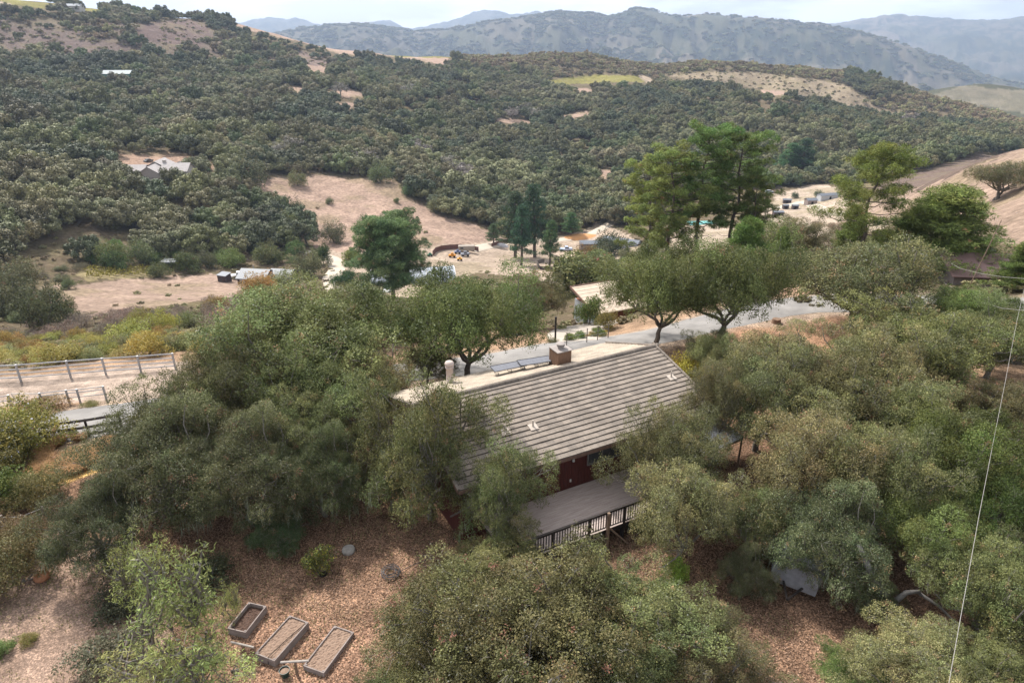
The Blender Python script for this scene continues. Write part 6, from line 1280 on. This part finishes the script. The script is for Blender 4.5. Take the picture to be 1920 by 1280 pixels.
# slim leaning pole
def pole(px,py,h_,label,lean=(0,0),r=.09,lo=50):
    g=G(px,py,lo); t=thing('utility_pole',label,'pole',g); m=MB(); m.tube([(0,0,-.5),(lean[0],lean[1],h_)],[r*1.2,r*.8],8); m.build('pole',POST,t)
pole(1812,545,6.2,'slim leaning pole in front of the pink roofed house',(1.2,0),.04)
g=G(1193,12,3000); t=thing('radio_mast','tiny mast on the summit of the main blue mountain','mast',g); m=MB(); m.tube([(0,0,-5),(0,0,22)],[1.6,.8],6); m.build('mast',mat('mast grey',(.2,.2,.22)),t); m=MB(); m.box(-5,-4,-3,5,4,5); m.build('hut',mat('mast grey',(.2,.2,.22)),t)
# vineyard rows
def rows(name,poly,n,h_,label,colr,lo,dx=(1,0),wv=.5):
    pts=[G(px,py,lo) for px,py in poly]; X=[p[0] for p in pts];Y=[p[1] for p in pts]; P2=[(p[0],p[1]) for p in pts]; sp=(max(Y)-min(Y))/n; V=[];F=[];cs=[]
    P_=[]
    y=min(Y)
    while y<max(Y):
        x=min(X)
        while x<max(X):
            if inpoly(np.array([x]),np.array([y]),P2)[0]: P_.append((x+random.uniform(-.3,.3),y+random.uniform(-.3,.3)))
            x+=1.0
        y+=sp
    P_=np.array(P_); Z=H(P_[:,0],P_[:,1]); k=14; idx=np.repeat(np.arange(len(P_)),k); q=np.column_stack([P_,Z])[idx]+rng.normal(size=(len(idx),3))*[.45,.3,.25]+[0,0,h_*.65]
    V,F,c=leaves(q,unit(rng.normal(size=(len(q),3))+[0,0,.5]),.3,.2,np.array(colr)*rng.uniform(.6,1.4,(len(q),1)))
    o=link(name,npmesh(name,V,F,c),None,LEAF); tag(o,label,None,None,'stuff')
rows('vineyard',[(160,506),(288,502),(284,518),(165,525)],8,1.5,'small yellow vineyard in rows above the lower dry field',(.30,.25,.05),120)
# tufts of dry grass
def grass(poly,n,lo,hi,hh,colr,label,name):
    V=[]; pts=[]
    r=np.random.default_rng(5+n); xs=[p[0] for p in poly]; ys=[p[1] for p in poly]; m=n*3
    g0=[G(*p,lo) for p in poly]; X=[p[0] for p in g0]; Y=[p[1] for p in g0]; P2=[(p[0],p[1]) for p in g0]
    x=r.uniform(min(X),max(X),m); y=r.uniform(min(Y),max(Y),m); k=inpoly(x,y,P2)&(fbm(x/1.3,y/1.3,3,44)>.42); x,y=x[k][:n],y[k][:n]; z=H(x,y); b=np.column_stack([x,y,z]); m=len(b)
    d=unit(r.normal(size=(m,3))*[1,1,0]+[0,0,1e-6]); w_=np.cross(d,[0,0,1.])*.012; l=r.uniform(.5,1.,(m,1))*hh; t1=b+d*l*.25+[0,0,1]*l*.7; t2=b+d*l*.8+[0,0,1]*l*.85
    VV=np.stack([b-w_,b+w_,t1+w_,t1-w_,t2+w_*.2,t2-w_*.2],1).reshape(-1,3); q=np.arange(m)[:,None]*6; FF=np.concatenate([q+np.array([[0,1,2,3]]),q+np.array([[3,2,4,5]])]); cs=np.tile(np.array(colr)*r.uniform(.6,1.3,(m,1)),(2,1))
    o=link(name,npmesh(name,VV,FF,cs),None,LEAF); tag(o,label,None,None,'stuff')
grass([(45,860),(90,828),(170,818),(235,832),(200,885),(120,910),(40,900)],26000,20,60,.42,(.50,.35,.14),'golden dry grass below the black board fence','dry_grass')
grass([(-60,980),(700,960),(1000,1010),(1350,1000),(1500,1180),(1400,1300),(-100,1400)],9000,12,60,.12,(.24,.2,.1),'sparse dry blades standing in the leaf litter','dry_blades')
# fallen leaves lying on the yard
r=np.random.default_rng(77); n=110000; x=r.uniform(-20,22,n); y=r.uniform(13,34,n); k=(np.abs(x)<y*.85)&~((x*hx[0]+y*hx[1]-HO[:2]@hx[:2]>0)&(x*hx[0]+y*hx[1]-HO[:2]@hx[:2]<LEN)&(x*hy[0]+y*hy[1]-HO[:2]@hy[:2]>-2.8)); x,y=x[k],y[k]; n=len(x); p=np.column_stack([x,y,H(x,y)+r.uniform(.01,.05,n)])
c=np.array([.32,.205,.14])*r.uniform(.35,1.45,(n,1)); V,F,c=leaves(p,unit(r.normal(size=(n,3))*.5+[0,0,1]),.034,.021,c); o=link('fallen_leaves',npmesh('fallen_leaves',V,F,c),None,leafmat('dead leaves',0,False,.0,.0)); tag(o,'tan and brown fallen oak leaves strewn over the yard',None,None,'stuff')
# ------------------------------------------------------------------ haze
m=MB(); m.box(-13500,-13500,-260,13500,13500,430); hz_=m.build('haze',[],None); tag(hz_,'thin blue air haze',None,None,'stuff')
hm=bpy.data.materials.new('haze'); hm.use_nodes=True; nt=hm.node_tree; nt.nodes.clear(); o=N(nt,'ShaderNodeOutputMaterial'); v=N(nt,'ShaderNodeVolumePrincipled'); v.inputs['Color'].default_value=(.60,.74,1.0,1); v.inputs['Density'].default_value=1.05e-4; v.inputs['Anisotropy'].default_value=.2
nt.links.new(v.outputs[0],o.inputs['Volume']); hz_.data.materials.append(hm)
